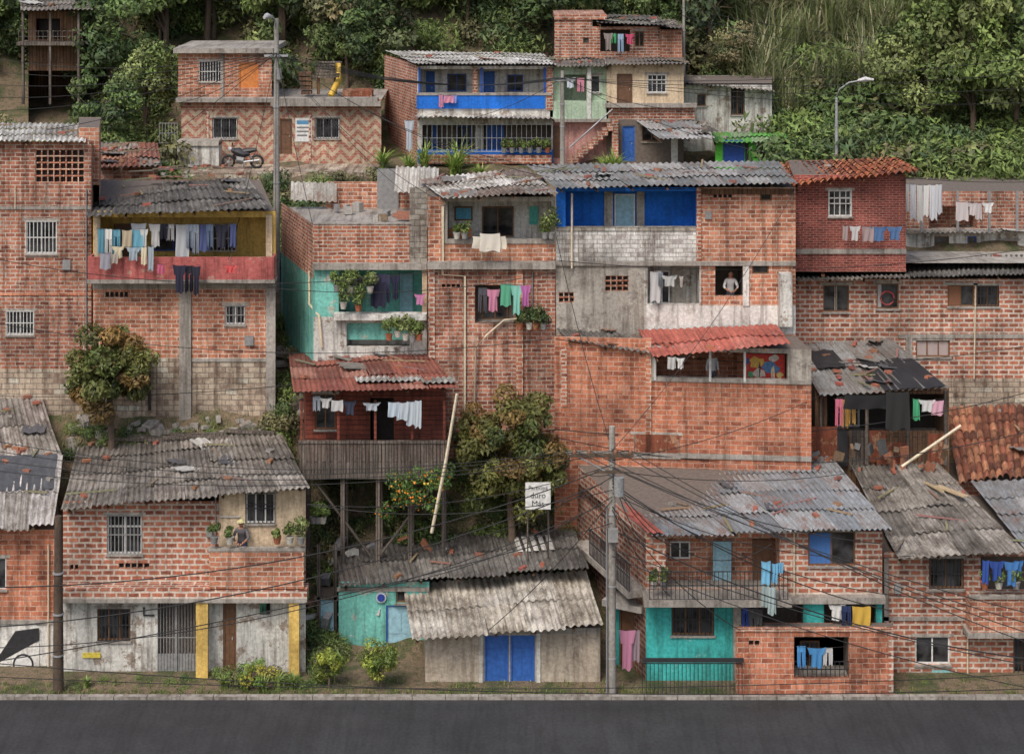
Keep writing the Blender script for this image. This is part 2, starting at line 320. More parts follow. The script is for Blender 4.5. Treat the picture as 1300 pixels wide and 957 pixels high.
# ------------------------------------------------ house
class House:
    def __init__(s,name,u0,d0,u1,d1,vb=500):
        s.f=Fac(u0,d0,u1,d1); s.e=empty(name,s.f.pt(s.f.L/2,s.f.z_(vb)))
        s.walls=MB();s.w=MB();s.r=MB();s.x=MB();s.holes=[];s.regs=[]
    def reg(s,a,b,c,d,mat,f=None): 
        f=f or s.f; s.regs.append((f,)+tuple([f.s_(a),f.s_(c),f.z_(d),f.z_(b)])+(mat,))
    def hole(s,a,b,c,d,f=None):
        f=f or s.f; r=(f.s_(a),f.s_(c),f.z_(d),f.z_(b)); s.holes.append((f,r)); return r
    def win(s,a,b,c,d,frame=None,bar=None,mull=1,curt=None,f=None,proud=False,sill=True,sp=.12,trans=False):
        f=f or s.f; frame=frame or FWOOD
        if proud: s0,s1,z0,z1=f.s_(a),f.s_(c),f.z_(d),f.z_(b); q=.12
        else: s0,s1,z0,z1=s.hole(a,b,c,d,f); q=0
        t=.045; m=s.w
        m.face([f.pt(s0,z0,-.1+q),f.pt(s1,z0,-.1+q),f.pt(s1,z1,-.1+q),f.pt(s0,z1,-.1+q)],GLASS)
        fr=(-.13+q,-.05+q)
        fbox(m,f,s0,s1,z0,z0+t,*fr,frame); fbox(m,f,s0,s1,z1-t,z1,*fr,frame)
        fbox(m,f,s0,s0+t,z0+t,z1-t,*fr,frame); fbox(m,f,s1-t,s1,z0+t,z1-t,*fr,frame)
        for i in range(mull):
            x=s0+(s1-s0)*(i+1)/(mull+1); fbox(m,f,x-t/2,x+t/2,z0+t,z1-t,fr[0],fr[1]-.01,frame)
        if trans: zz=z1-(z1-z0)*.3; fbox(m,f,s0+t,s1-t,zz-t/2,zz+t/2,fr[0],fr[1]-.005,frame)
        if curt:
            w0,w1,cc=curt; nx=16; P=[]
            for j in range(3): P.append([f.pt(s0+t+(s1-s0-2*t)*(w0+(w1-w0)*i/(nx-1)),z1-t-(z1-z0-2*t)*j/2,-.085+q+.012*math.sin(i*1.9+j*.3)) for i in range(nx)])
            m.grid(P,CLOTH,cc)
        if bar: bars(m,f,s0,s1,z0,z1,.0+q,bar,sp)
        if sill and not proud:
            fbox(m,f,s0-.05,s1+.05,z0-.06,z0-.002,-.02,.07,CONC); fbox(m,f,s0-.12,s1+.12,z1+.002,z1+.1,-.02,.015,CEM)
    def door(s,a,b,c,d,mat,frame=None,bar=None,f=None,proud=False,panel=True):
        f=f or s.f; frame=frame or mat; m=s.w
        if proud: s0,s1,z0,z1=f.s_(a),f.s_(c),f.z_(d),f.z_(b); q=.12
        else: s0,s1,z0,z1=s.hole(a,b,c,d,f); q=0
        fbox(m,f,s0+.05,s1-.05,z0,z1-.05,-.12+q,-.08+q,mat)
        fbox(m,f,s0,s0+.05,z0,z1,-.13+q,-.03+q,frame);fbox(m,f,s1-.05,s1,z0,z1,-.13+q,-.03+q,frame);fbox(m,f,s0+.05,s1-.05,z1-.05,z1,-.13+q,-.03+q,frame)
        if panel:
            for (u,v) in ((.15,.45),(.55,.85)):
                for k in (0,1):
                    x0=s0+(s1-s0)*(.14+.38*k); fbox(m,f,x0,x0+(s1-s0)*.32,z0+(z1-z0)*u,z0+(z1-z0)*v,-.085+q,-.065+q,mat)
            m.box(f.pt(s1-.13,z0+(z1-z0)*.5,-.06+q),(.03,.05,.08),STEEL)
        if bar: bars(m,f,s0,s1,z0,z1,.0+q,bar)
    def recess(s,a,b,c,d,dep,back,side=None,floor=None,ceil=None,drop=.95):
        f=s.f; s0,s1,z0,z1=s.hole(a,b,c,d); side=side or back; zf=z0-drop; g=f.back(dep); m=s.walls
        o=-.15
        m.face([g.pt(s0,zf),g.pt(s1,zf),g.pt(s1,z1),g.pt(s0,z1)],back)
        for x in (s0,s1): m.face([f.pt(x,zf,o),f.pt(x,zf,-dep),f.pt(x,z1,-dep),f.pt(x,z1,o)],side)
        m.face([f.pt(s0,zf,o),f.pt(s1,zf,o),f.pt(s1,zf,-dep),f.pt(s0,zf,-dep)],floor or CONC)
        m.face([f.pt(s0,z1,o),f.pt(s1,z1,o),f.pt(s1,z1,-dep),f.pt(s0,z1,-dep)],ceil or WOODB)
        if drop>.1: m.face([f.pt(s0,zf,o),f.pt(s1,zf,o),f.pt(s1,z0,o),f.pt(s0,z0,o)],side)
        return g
    def lattice(s,a,b,c,d,n=6,m_=3,mat=None):
        f=s.f; s0,s1,z0,z1=s.hole(a,b,c,d); mat=mat or BR_B
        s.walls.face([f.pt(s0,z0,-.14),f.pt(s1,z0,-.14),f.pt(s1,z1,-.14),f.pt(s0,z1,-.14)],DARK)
        for i in range(n+1): x=s0+(s1-s0)*i/n; fbox(s.walls,f,x-.02,x+.02,z0,z1,-.12,-.012,mat)
        for j in range(m_+1): z=z0+(z1-z0)*j/m_; fbox(s.walls,f,s0,s1,z-.02,z+.02,-.115,-.008,mat)
    def box(s,a,b,c,d,o0,o1,mat,f=None,mb=None,col=(1,1,1)):
        f=f or s.f; fbox(mb or s.x,f,f.s_(a),f.s_(c),f.z_(d),f.z_(b),o0,o1,mat,col)
    def rail(s,a,b,c,d,o,mat=None,sp=.13,f=None):
        f=f or s.f; bars(s.x,f,f.s_(a),f.s_(c),f.z_(d),f.z_(b),o,mat or IRON,sp,.011,2)
    def pipe(s,pts,r=.03,o=.07,mat=None):
        f=s.f; s.x.tube([f.pt(f.s_(u),f.z_(v),o) for u,v in pts],r,mat or PVC,6)
    def dish(s,u,v,o=.3):
        f=s.f; c=f.pt(f.s_(u),f.z_(v),o); P=[]
        for j in range(4):
            r=.24*j/3+.001; P.append([c+Vector((r*math.cos(a*.5236),-.1*(j/3)**2-.1,r*math.sin(a*.5236)*.95)) for a in range(13)])
        s.x.grid(P,IRONG); s.x.tube([c+Vector((0,-.1,-.05)),c+Vector((0,.2,-.25))],.02,STEEL,5); s.x.tube([c+Vector((0,-.2,-.25)),c+Vector((0,-.42,0))],.01,STEEL,4)
    def shell(s,BL,BR,vt,zb=None,z0=None,mat=None,s0=0,s1=None):
        f=s.f; s1=f.L if s1 is None else s1; mat=mat or BR_A
        zt=f.z_(vt); z0=z0 if z0 is not None else zt-9; zb=zb if zb is not None else zt
        L=Vector(((BL[0]-650)*BL[1]/F,BL[1],0)); Rr=Vector(((BR[0]-650)*BR[1]/F,BR[1],0))
        def at(p,z): return Vector((p.x,p.y,z))
        a=f.pt(s0,0);b_=f.pt(s1,0)
        s.walls.face([at(L,z0),at(a,z0),at(a,zt),at(L,zb)],mat)
        s.walls.face([at(b_,z0),at(Rr,z0),at(Rr,zb),at(b_,zt)],mat)
        s.walls.face([at(Rr,z0),at(L,z0),at(L,zb),at(Rr,zb)],mat)
        s.walls.face([at(a,zt-.01),at(b_,zt-.01),at(Rr,zb-.01),at(L,zb-.01)],DIM)
    def roof(s,c,deb=0,beam=True,**k):
        C=[S(*q) for q in c]; corr(s.r,C,**k)
        if deb: debris(s.x,C,deb)
        if beam:
            for i in range(int((C[2]-C[3]).length/1.2)+1):
                u=min(1,.03+i*1.2/(C[2]-C[3]).length); p=bil(C,u,.98);q=bil(C,u,.7)
                s.x.tube([p-Vector((0,0,.09)),q-Vector((0,0,.09))],.045,WOODB,4)
        return C
    def done(s):
        for f,a,b,c,d,m in s.regs:
            wall(s.walls,f,a,b,c,d,[h for g,h in s.holes if g is f],.16,m)
        s.walls.build('walls',s.e); s.w.build('windows_and_doors',s.e); s.r.build('roof',s.e); s.x.build('fittings',s.e)
TIN=((.36,.38,.40),(.30,.32,.34),(.42,.43,.44)); OLD=((.27,.24,.21),(.20,.18,.16),(.34,.31,.275)); DK=((.19,.178,.165),(.14,.13,.12),(.25,.235,.215))
REDT=((.46,.13,.095),(.40,.11,.08),(.50,.17,.13)); TILES=((.56,.18,.08),(.46,.14,.06),(.62,.26,.12),(.33,.10,.06)); TILED=((.33,.12,.07),(.25,.095,.058),(.40,.18,.10))
PALE=((.55,.54,.51),(.44,.43,.40),(.60,.59,.56)); CRM=((.58,.53,.45),(.50,.455,.385),(.62,.58,.51))

# ================= MIDDLE ROW =================
h=House('brick_house',-60,66,116,66,500)
h.reg(-60,180,116,468,BR_A2); h.reg(-60,468,116,560,BLOCKC)
h.lattice(45,190,107,232,8,5); h.win(33,281,72,322,IRONW,IRONW,1); h.win(8,395,43,425,IRONW,IRONW,1)
h.box(-60,262,116,266,-.02,.03,CONC); h.box(-60,371,116,375,-.02,.03,BR_D)
h.pipe([(20,235),(20,265)],.02); h.pipe([(110,240),(110,470)],.025,.05,IRONG); h.box(80,330,90,342,-.01,.08,IRONG)
h.shell((-60,71),(125,71),180,16.7,6)
h.roof([(-60,157,70),(112,157,70),(108,182,65.6),(-60,180,65.6)],5,tints=PALE)
h.done()
h=House('brick_house',100,66.8,126,66.8,300)
h.reg(100,162,126,235,BR_B); h.shell((100,70),(128,70),162,None,12,BR_B); h.done()
h=House('balcony_house',118,66,350,66,520)
h.reg(118,268,350,327,YELLOW); h.reg(118,327,350,455,BR_B); h.reg(118,455,350,620,BLOCKC)
g=h.recess(124,276,344,327,1.5,YELLOW,ceil=WOODB)
h.win(196,286,245,318,FBLUE,None,1,f=g,proud=True); h.win(262,286,300,318,FWOOD,IRONW,1,f=g,proud=True); h.door(145,284,168,345,DBRN,f=g,proud=True)
h.win(286,388,311,412,FWHITE,IRONG,1); h.lattice(133,370,163,378,5,1)
h.box(116,350,352,355,-.02,.7,CONC); h.box(117,322,351,350,.6,.7,PINKRED)
h.box(117,322,120,350,.0,.6,PINKRED); h.box(348,322,351,350,.0,.6,PINKRED)
h.box(228,364,243,540,-.02,.1,CONC); h.box(338,364,350,545,-.02,.1,CONC); h.box(118,359,350,366,-.02,.06,CONC); h.box(120,272,128,326,.0,.1,CREAM); h.box(338,272,346,326,.0,.1,CREAM)
h.pipe([(190,455),(190,520)],.05,.05,IRON); h.box(240,455,340,459,-.02,.04,CONC); h.box(311,426,322,438,-.01,.1,IRONG)
h.shell((125,71),(330,71),272,15.7,6,BR_B)
h.roof([(122,237,70.8),(315,226,70.8),(347,266,65),(108,276,65)],14,tints=DK)
C=[S(*q) for q in ((190,220,71.2),(300,216,71.2),(315,231,69.8),(170,238,69.8))]; debris(h.x,C,26,.25)
h.done()
laundry(165,300,283,65.6,38,[(.65,.68,.72),(.1,.13,.3),(.4,.46,.56),(.72,.72,.72),(.2,.28,.42),(.05,.05,.08)])
laundry(122,188,290,65.1,42,[(.72,.72,.7),(.6,.33,.2),(.15,.38,.5),(.5,.42,.3)]); laundry(218,255,336,64.9,36,[(.03,.03,.06),(.05,.06,.14),(.03,.03,.05)]); laundry(198,215,334,64.9,20,[(.6,.15,.25),(.65,.3,.4)])
laundry(283,302,336,64.9,14,[(.6,.1,.1),(.3,.3,.35)]); laundry(140,195,312,65.0,28,[(.7,.62,.45),(.35,.42,.48)],kinds=('towel','shirt')); laundry(125,150,320,64.95,20,[(.5,.45,.4),(.6,.3,.2),(.3,.3,.35)],kinds=('towel',))
h=House('terrace_house',398,66,542,66,440)
sf=Fac(357,71,398,66)
h.reg(398,285,520,337,BR_A); h.reg(520,238,542,337,BLOCK); h.reg(398,337,542,402,TURQ); h.reg(398,402,542,520,WHITE2)
h.regs.append((sf,0,sf.L,sf.z_(337),h.f.z_(285),BR_A)); h.regs.append((sf,0,sf.L,3,sf.z_(337),TURQ))
g=h.recess(430,341,540,398,1.4,TURQ)
h.door(508,347,524,398,DLB,f=g,proud=True); h.win(440,350,462,375,IRONW,IRONW,f=g,proud=True)
h.recess(440,410,520,440,.8,WHITE,drop=.1)
h.box(398,333,542,341,-.02,.25,CONC); h.box(425,396,542,404,-.02,.35,WHITE); h.box(536,337,542,402,-.02,.05,CREAM)
f=h.f; zt=f.z_(292)
h.walls.face([Vector((sf.A.x,71,zt)),f.pt(0,zt),f.pt(f.L,zt),Vector((f.B.x,71,zt))],CONC)
fb=f.back(4.6)
fbox(h.x,fb,.0,3.6,zt,zt+1.0,-.1,0,BR_B); fbox(h.x,fb,1.9,2.7,zt,zt+1.5,0.02,.08,IRONG)
fbox(h.x,f,0,3.4,f.z_(285),f.z_(285)+.05,-.2,.03,CONC)
C=[fb.pt(-1.3,zt+1.0,.2),fb.pt(.4,zt+1.0,.2),fb.pt(.4,zt+.3,.25),fb.pt(-1.3,zt+.3,.25)]; corr(h.r,C,TINM,tints=PALE)
C=[fb.pt(2.6,zt+1.6,.1),fb.pt(4.2,zt+1.5,.1),fb.pt(4.2,zt+.7,.9),fb.pt(2.6,zt+.8,.9)]; corr(h.r,C,TINM,tints=PALE)
for k in range(12): h.x.box(fb.pt(R(0,3.6),zt+R(.05,.25),R(.3,3.8)),(R(.2,.6),R(.1,.4),R(.1,.4)),PAINTA,R(0,3),0,0,random.choice([(.3,.3,.3),(.4,.38,.35),(.35,.15,.1),(.22,.16,.1)]))
h.walls.face([f.pt(f.L,3),Vector((f.B.x,71,3)),Vector((f.B.x,71,zt)),f.pt(f.L,zt)],BR_A)
h.x.tube([sf.pt(sf.L-.4,sf.z_(330),.06),sf.pt(sf.L-.4,sf.z_(370),.06),f.pt(.2,f.z_(400),.08),f.pt(.3,f.z_(440),.08)],.05,PVC)
h.done()
laundry(465,508,347,65.8,40,[(.65,.2,.3),(.03,.03,.07),(.05,.05,.1),(.7,.5,.5)]); laundry(524,541,372,65.7,24,[(.75,.3,.55)]); laundry(474,490,358,65.6,58,[(.03,.03,.06)],kinds=('pants','towel'))
h=House('narrow_brick_house',543,65.6,705,65.6,500)
h.reg(543,250,562,310,BR_B); h.reg(562,250,705,308,CEM); h.reg(543,310,705,333,BR_B); h.reg(562,308,705,310,BR_B); h.reg(543,333,705,640,BR_A2)
g=h.recess(568,256,700,307,1.6,WHITE,CEM,ceil=WOODB)
h.win(612,262,652,300,FWOOD,None,1,f=g,proud=True); h.box(577,262,600,280,.0,.04,FWOOD,f=g); h.box(579,264,598,278,.04,.05,PAINTA,f=g,col=(.1,.4,.6))
h.box(672,262,683,285,.0,.05,PAINTA,f=g,col=(.1,.5,.45)); h.box(690,285,700,330,.5,.6,DBRN,f=g)
for u in (572,584,596): h.box(u,286,u+2,310,.5,.56,DORG,f=g)
for v in (288,294,300): h.box(570,v,600,v+2,.56,.6,DORG,f=g)
h.box(543,331,705,340,-.02,.3,CONC); h.box(562,304,703,309,-.18,.05,CONC)
g=h.recess(603,362,652,410,.9,DIM,drop=.05); h.win(612,366,645,405,FWOOD,None,f=g,proud=True)
h.lattice(560,360,585,366,4,1); h.box(655,340,664,500,-.02,.12,BR_B); h.box(545,340,552,500,-.02,.06,BR_C)
h.pipe([(566,256),(562,262),(562,348),(590,350),(590,640)],.045,.1); h.pipe([(612,300),(612,325)],.04,.35); h.pipe([(668,402),(640,405),(618,424),(604,440),(600,640)],.035,.15); h.pipe([(676,345),(676,400)],.02,.06,IRONG)
h.shell((548,70.5),(690,70.5),252,None,5)
h.roof([(531,228,69.8),(668,214,69.8),(708,246,64.8),(562,254,64.8)],16,tints=((.52,.50,.46),(.40,.36,.33),(.6,.58,.55),(.26,.2,.17)),jit=.2)
h.done()
laundry(605,635,365,65.1,30,[(.72,.3,.45),(.70,.35,.5),(.1,.1,.12)]); laundry(634,674,360,65.0,48,[(.15,.55,.35),(.7,.15,.2),(.7,.7,.68),(.1,.3,.6),(.6,.2,.5),(.25,.6,.5)],dens=1)
f=Fac(598,64.9,648,64.9); e=empty('hanging_blanket',f.pt(0,f.z_(298))); mb=MB(); garment(mb,f,.05,f.z_(300),0,1.15,.42,'towel',(.7,.65,.55)); garment(mb,f,.3,f.z_(296),.03,.7,.62,'towel',(.74,.7,.62)); mb.build('cloth',e)
h=House('blue_balcony_house',706,65.6,1010,65.6,520)
h.reg(706,238,887,293,BLUE); h.reg(706,293,887,335,BR_W); h.reg(887,238,1010,335,BR_B); h.reg(706,335,818,424,CEM); h.reg(818,335,890,388,WHITE2); h.reg(890,335,1010,388,BR_B)
h.reg(818,388,1010,424,WHITE); h.reg(706,424,1010,560,BR_B)
g=h.recess(718,243,884,292,1.3,BLUE,ceil=WOODB)
h.door(780,246,806,306,DLB,FWHITE,f=g,proud=True); h.box(767,243,778,300,0,.08,CEM,f=g); h.box(808,243,818,300,0,.08,CEM,f=g); h.box(884,238,890,335,0,.06,BR_A)
h.box(706,288,887,293,-.16,.04,BLOCK); h.box(706,332,1010,337,-.02,.08,CONC)
h.lattice(768,350,798,370,4,3); h.lattice(709,371,729,384,3,2)
h.lattice(905,243,930,252,4,1); h.win(965,241,980,255,FWOOD,None,0,sill=False); h.box(889,240,1008,247,0,.02,WOODB)
g=h.recess(822,337,888,386,1.2,WHITE2,drop=.5); h.win(830,343,850,385,FWHITE,None,1,f=g,proud=True); h.box(852,338,866,398,.0,.1,CEM,f=g)
g=h.recess(908,334,944,376,1.6,DIM,drop=.6); h.win(955,336,976,348,FWOOD,None,0,sill=False)
h.box(943,335,951,388,-.02,.05,WHITE)
h.box(988,345,1004,412,.0,.35,WHITE2); h.box(895,268,903,278,0,.08,IRONG)
h.shell((706,70.5),(985,70.5),240,None,5,BR_B)
h.roof([(668,210,70.2),(988,205,70.2),(1013,234,64.9),(706,241,64.9)],16,mat=TINM,tints=((.34,.34,.34),(.27,.28,.28),(.40,.40,.39)),jit=.2)
h.pipe([(726,245),(726,340)],.04,.12)
h.done()
laundry(838,868,349,65.2,28,[(.6,.62,.6),(.3,.3,.32),(.65,.6,.55)]); laundry(824,842,344,65.3,34,[(.7,.7,.7),(.3,.35,.4)])
h=House('brick_house_with_red_roof',704,64.2,1030,63.4,570)
h.reg(704,430,826,700,BR_D); h.reg(826,482,1030,700,BR_D); h.reg(826,440,1030,482,CEM)
g=h.recess(832,446,1000,481,2.2,DIM,WHITE2); gg=g.back(-1.3); h.box(944,446,996,486,.05,.12,PAINTA,f=gg,col=(.6,.04,.03))
for (a,b,c,d,col) in ((950,450,970,468,(.75,.45,.1)),(968,455,990,476,(.1,.25,.5)),(955,466,975,480,(.7,.6,.5)),(975,449,988,458,(.7,.65,.6)),(948,470,958,478,(.1,.4,.2)),(962,452,966,478,(.05,.05,.08)),(978,462,984,482,(.7,.6,.4)),(946,452,952,462,(.05,.1,.3)),(984,470,994,480,(.75,.6,.2))):
    n=10; s0,s1,z0,z1=gg.rect(a,b,c,d); h.x.face([gg.pt((s0+s1)/2+(s1-s0)/2*math.cos(6.28*i/n)*R(.5,1.2),(z0+z1)/2+(z1-z0)/2*math.sin(6.28*i/n)*R(.5,1.2),.128+.003*random.random()) for i in range(n)],PAINTA,col)
h.win(836,452,852,478,FWOOD,None,f=g,proud=True); h.win(914,450,938,482,FWHITE,None,f=g,proud=True); h.door(875,450,890,500,DBRN,f=g,proud=True)
for u in (830,900,944): h.box(u,444,u+3,483,.0,.06,IRONW)
h.box(826,479,1030,484,-.17,.05,CONC); h.box(820,430,827,575,-.02,.05,BR_B)
h.win(805,553,862,580,FWOOD,IRONG,2); h.box(806,552,862,575,.03,.05,RUST)
h.box(706,575,1030,581,-.02,.05,CONC); h.box(712,445,720,520,-.02,.03,BR_A)
h.shell((706,65.5),(1010,65.4),440,None,4,BR_D)
h.roof([(810,420,65.5),(985,412,65.5),(1004,438,62.8),(830,456,62.9)],2,tints=REDT,mat=REDM,period=.26,amp=.028,jit=.08)
h.roof([(704,414,66),(806,420,66),(832,450,63.8),(722,434,63.9)],4,tints=DK)
h.done()
laundry(846,870,452,62.4,16,[(.7,.7,.68)])
h=House('tiled_roof_house',1008,68.5,1150,68.5,330)
h.reg(1008,222,1150,345,BR_R); h.win(1052,242,1081,275,FWHITE,IRONW,1,trans=True,sp=.2)
h.box(1008,316,1150,322,-.02,.06,CONC); h.box(1012,230,1018,330,-.02,.05,BR_R)
h.shell((1000,73),(1140,73),225,None,9,BR_R)
h.roof([(988,208,73),(1138,201,73),(1172,218,67.8),(1008,236,67.8)],3,tints=TILES,mat=TILEM,period=.24,amp=.055,sw=.24,sl=.42,tile=True,jit=.25)
h.done()
h=House('long_brick_house',1003,68.5,1340,68.5,520)
h.reg(1003,354,1340,480,BR_C); h.reg(1003,480,1340,640,BLOCKC)
h.win(1045,362,1078,396,FWOOD,None,1,curt=(.45,.55,(.7,.68,.6))); h.win(1113,360,1141,392,FWOOD,None,0,curt=(.0,.2,(.5,.5,.5))); h.win(1203,362,1237,389,FWOOD,None,1,curt=(0,.5,(.3,.14,.08))); h.win(1240,363,1268,389,FWOOD,IRON,1)
h.win(1163,432,1206,453,FWOOD,None,2,curt=(0,1,(.5,.4,.38))); h.box(1140,424,1340,429,-.02,.05,CONC)
h.pipe([(1238,362),(1236,480)],.03,.08); h.box(1150,429,1158,520,-.02,.05,CONC)
h.shell((1000,73),(1340,73),355,None,5,BR_C)
h.roof([(987,331,72.5),(1340,323,72.5),(1340,349,67.9),(1003,358,67.9)],8,tints=DK)
mb=MB(); f=h.f; c=f.pt(f.s_(1126),f.z_(378),.02)
mb.tube([c+Vector((.25*math.cos(a*.6283),-.05,.25*math.sin(a*.6283))) for a in range(11)],.03,PAINTA,6,(.4,.05,.05)); mb.build('wreath',h.e)
h.done()
h=House('terrace_walls_house',1150,75,1340,75,320)
h.reg(1150,243,1340,293,BR_A2); h.reg(1150,293,1340,380,WHITE2); h.win(1186,300,1205,318,FWOOD,None,0); h.win(1228,300,1240,315,FBLUE,None,0); h.win(1270,306,1292,318,FWOOD,None,1)
h.recess(1180,262,1240,290,1.0,BR_B,drop=.1)
h.box(1150,290,1340,295,-.02,.3,CONC); h.shell((1150,79),(1340,79),243,None,9)
h.roof([(1175,284,77),(1290,282,77),(1295,296,74.4),(1170,297,74.4)],8,tints=PALE,beam=False)
h.walls.face([S(1148,318,75),S(1340,318,75),S(1340,334,69),S(1148,334,69)],CEM)
for u in (1165,1210,1250,1285): h.box(u,240,u+3,292,.5,.6,IRONG)
h.done()
laundry(1146,1196,233,73,42,[(.75,.75,.74),(.68,.7,.74)],kinds=('towel',),dens=1); laundry(1212,1262,256,73.5,24,[(.7,.7,.7),(.6,.55,.55)],kinds=('towel','shirt'))
laundry(1068,1148,286,68,18,[(.7,.7,.7),(.5,.4,.4),(.1,.2,.4)])

# ================= SHACKS =================
h=House('patchwork_shack',1035,65,1205,65,590)
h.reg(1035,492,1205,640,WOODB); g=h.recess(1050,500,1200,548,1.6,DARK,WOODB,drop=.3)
h.win(1062,503,1090,540,IRONW,IRONW,f=g,proud=True)
for i in range(7):
    a=1028+i*25; h.box(a,R(545,555),a+R(20,26),R(585,596),.02+.03*(i%2),.05+.03*(i%2),random.choice([RUST,WOODB,RUST,WOODG]))
for (a,b,c,d,mt) in ((1028,540,1062,588,RUST),(1112,560,1150,588,RUST),(1062,545,1075,590,IRON),(1096,548,1102,588,WOODG)): h.box(a,b,c,d,.12,.15,mt)
for u in (1040,1098,1150,1198): h.box(u,495,u+4,590,.0,.1,WOODG)
h.walls.face([S(1003,440,68.4),S(1035,495,65),S(1035,640,65),S(1003,640,68.4)],WOODG)
for k in range(16): h.x.box(S(R(1030,1200),R(566,596),R(64,64.7)),(R(.1,.5),R(.05,.2),R(.1,.5)),PAINTA,R(0,3),R(-.3,.3),R(-.5,.5),random.choice([(.3,.12,.07),(.1,.1,.1),(.2,.13,.08),(.25,.1,.06)]))
C=h.roof([(1003,438,68.3),(1130,430,68.3),(1204,493,64.4),(1040,502,64.4)],30,tints=((.33,.33,.32),(.24,.23,.22),(.42,.43,.43),(.3,.22,.18)),jit=.3,mat=TINM)
for (a,b,c,d,z) in ((.5,.45,.97,1.02,.1),(.1,.2,.35,.55,.11)):
    h.r.grid([[bil(C,a+(c-a)*i/6,b+(d-b)*j/3)+Vector((0,0,z+.03*math.sin(i*2+j))) for i in range(7)] for j in range(4)],IRON)
h.x.tube([S(1220,540,63.5),S(1145,592,63.5)],.05,PVC)
h.done()
laundry(1058,1112,506,64.2,34,[(.7,.2,.3),(.1,.3,.6),(.7,.6,.6),(.6,.35,.1)]); laundry(1158,1198,506,64.2,28,[(.6,.1,.1),(.7,.7,.7),(.1,.5,.25),(.7,.4,.5)])
f=Fac(1060,63.9,1190,63.9); e=empty('black_tarpaulin',f.pt(0,f.z_(500))); mb=MB(); garment(mb,f,.3,f.z_(500),.05,1.6,.5,'towel',(.02,.02,.022)); garment(mb,f,1.7,f.z_(496),.1,.8,1.3,'towel',(.03,.03,.03)); mb.build('cloth',e)
h=House('red_stilt_house',388,63.2,566,63.2,720)
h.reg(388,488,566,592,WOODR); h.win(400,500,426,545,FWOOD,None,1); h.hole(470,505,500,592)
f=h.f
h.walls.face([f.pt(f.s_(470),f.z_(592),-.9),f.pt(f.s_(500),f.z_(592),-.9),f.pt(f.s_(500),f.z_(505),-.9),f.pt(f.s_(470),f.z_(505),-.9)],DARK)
h.box(384,588,568,594,-.3,1.2,WOODG)
for k in range(46):
    u=384+k*4.0; h.box(u,549+R(-1,1),u+3.4,590+R(-1.5,2.5),1.12,1.15+R(0,.02),WOODG)
h.box(383,547,569,550,1.08,1.2,WOODG)
for u in (386,432,478,524,564): h.box(u,497,u+3,549,1.05,1.13,WOODR)
for u in (388,436,480,520,562):
    h.box(u,594,u+5,780,.9,1.05,WOODG); h.box(u,594,u+5,760,-.4,-.25,WOODG)
h.x.tube([f.pt(.4,f.z_(600),.95),f.pt(2.2,f.z_(690),.95)],.05,WOODG); h.x.tube([f.pt(4.4,f.z_(600),.95),f.pt(2.6,f.z_(690),.95)],.05,WOODG)
h.shell((385,67),(540,67),492,None,f.z_(594),WOODR)
h.walls.face([f.pt(0,f.z_(593)),f.pt(f.L,f.z_(593)),f.pt(f.L,f.z_(593),-3.5),f.pt(0,f.z_(593),-3.5)],WOODG)
C=h.roof([(366,450,67.3),(540,437,67.3),(580,494,61.7),(372,499,61.7)],18,mat=REDM,tints=((.34,.11,.075),(.29,.09,.065),(.42,.2,.15),(.24,.085,.06)),jit=.22,amp=.02,period=.16,sl=2.2)
for (a,b) in ((.55,.86),(.75,.9),(.95,.93)):
    corr(h.r,[bil(C,a-.15,b-.12)+Vector((0,0,.09)),bil(C,a+.07,b-.12)+Vector((0,0,.09)),bil(C,a+.07,b)+Vector((0,0,.1)),bil(C,a-.15,b)+Vector((0,0,.1))],tints=PALE)
h.done()
laundry(395,485,503,61.9,18,[(.7,.7,.7),(.6,.66,.74),(.2,.25,.4),(.75,.75,.75),(.05,.06,.1)],v2=512); laundry(491,535,510,61.7,38,[(.6,.7,.8),(.65,.73,.8)],kinds=('towel',),v2=506,dens=1)

# ================= FRONT ROW =================
h=House('white_corner_house',-60,59.4,76,59.4,880)
h.reg(-60,672,76,788,BR_D); h.reg(-60,788,76,960,WHITE); h.win(-20,708,8,748,FWHITE,None,1)
h.box(-60,786,76,791,-.02,.06,CONC)
f=h.f
h.box(-20,815,50,868,-.02,.04,WHITE)
h.x.face([f.pt(f.s_(u),f.z_(v),.045) for u,v in ((-10,845),(50,812),(50,796),(20,800))],IRON)
for (u,v,r0,r1) in ((30,842,.33,.27),(12,852,.2,.16)):
    h.x.face([f.pt(f.s_(u)+r0*math.cos(a*.349),f.z_(v)+r0*math.sin(a*.349),.05) for a in range(18)],IRON)
    h.x.face([f.pt(f.s_(u)+r1*math.cos(a*.349),f.z_(v)+r1*math.sin(a*.349),.056) for a in range(18)],FWHITE)
h.pipe([(62,690),(62,868)],.03,.05)
h.shell((-60,66),(70,66),675,None,0,BR_D)
h.roof([(-60,500,66.3),(52,500,66.3),(80,585,62.4),(-60,590,62.4)],24,tints=((.38,.33,.3),(.5,.47,.44),(.30,.15,.1),(.42,.38,.34)),jit=.3)
C=h.roof([(-60,582,62.6),(80,578,62.6),(68,670,58.8),(-60,676,58.8)],8,tints=((.52,.49,.46),(.38,.35,.32),(.58,.55,.53)),jit=.2)
h.r.grid([[bil(C,.35+.6*i/6,.02+.5*j/4)+Vector((0,0,.1+.02*math.sin(i*2.3+j*1.7))) for i in range(7)] for j in range(5)],PAINTA,(.075,.08,.09))
h.done()
h=House('two_storey_brick_house',80,59,388,59,880)
h.reg(80,636,278,752,BR_C); h.reg(278,622,388,718,CREAM); h.reg(278,718,388,752,BR_C); h.reg(80,752,388,950,WHITE2)
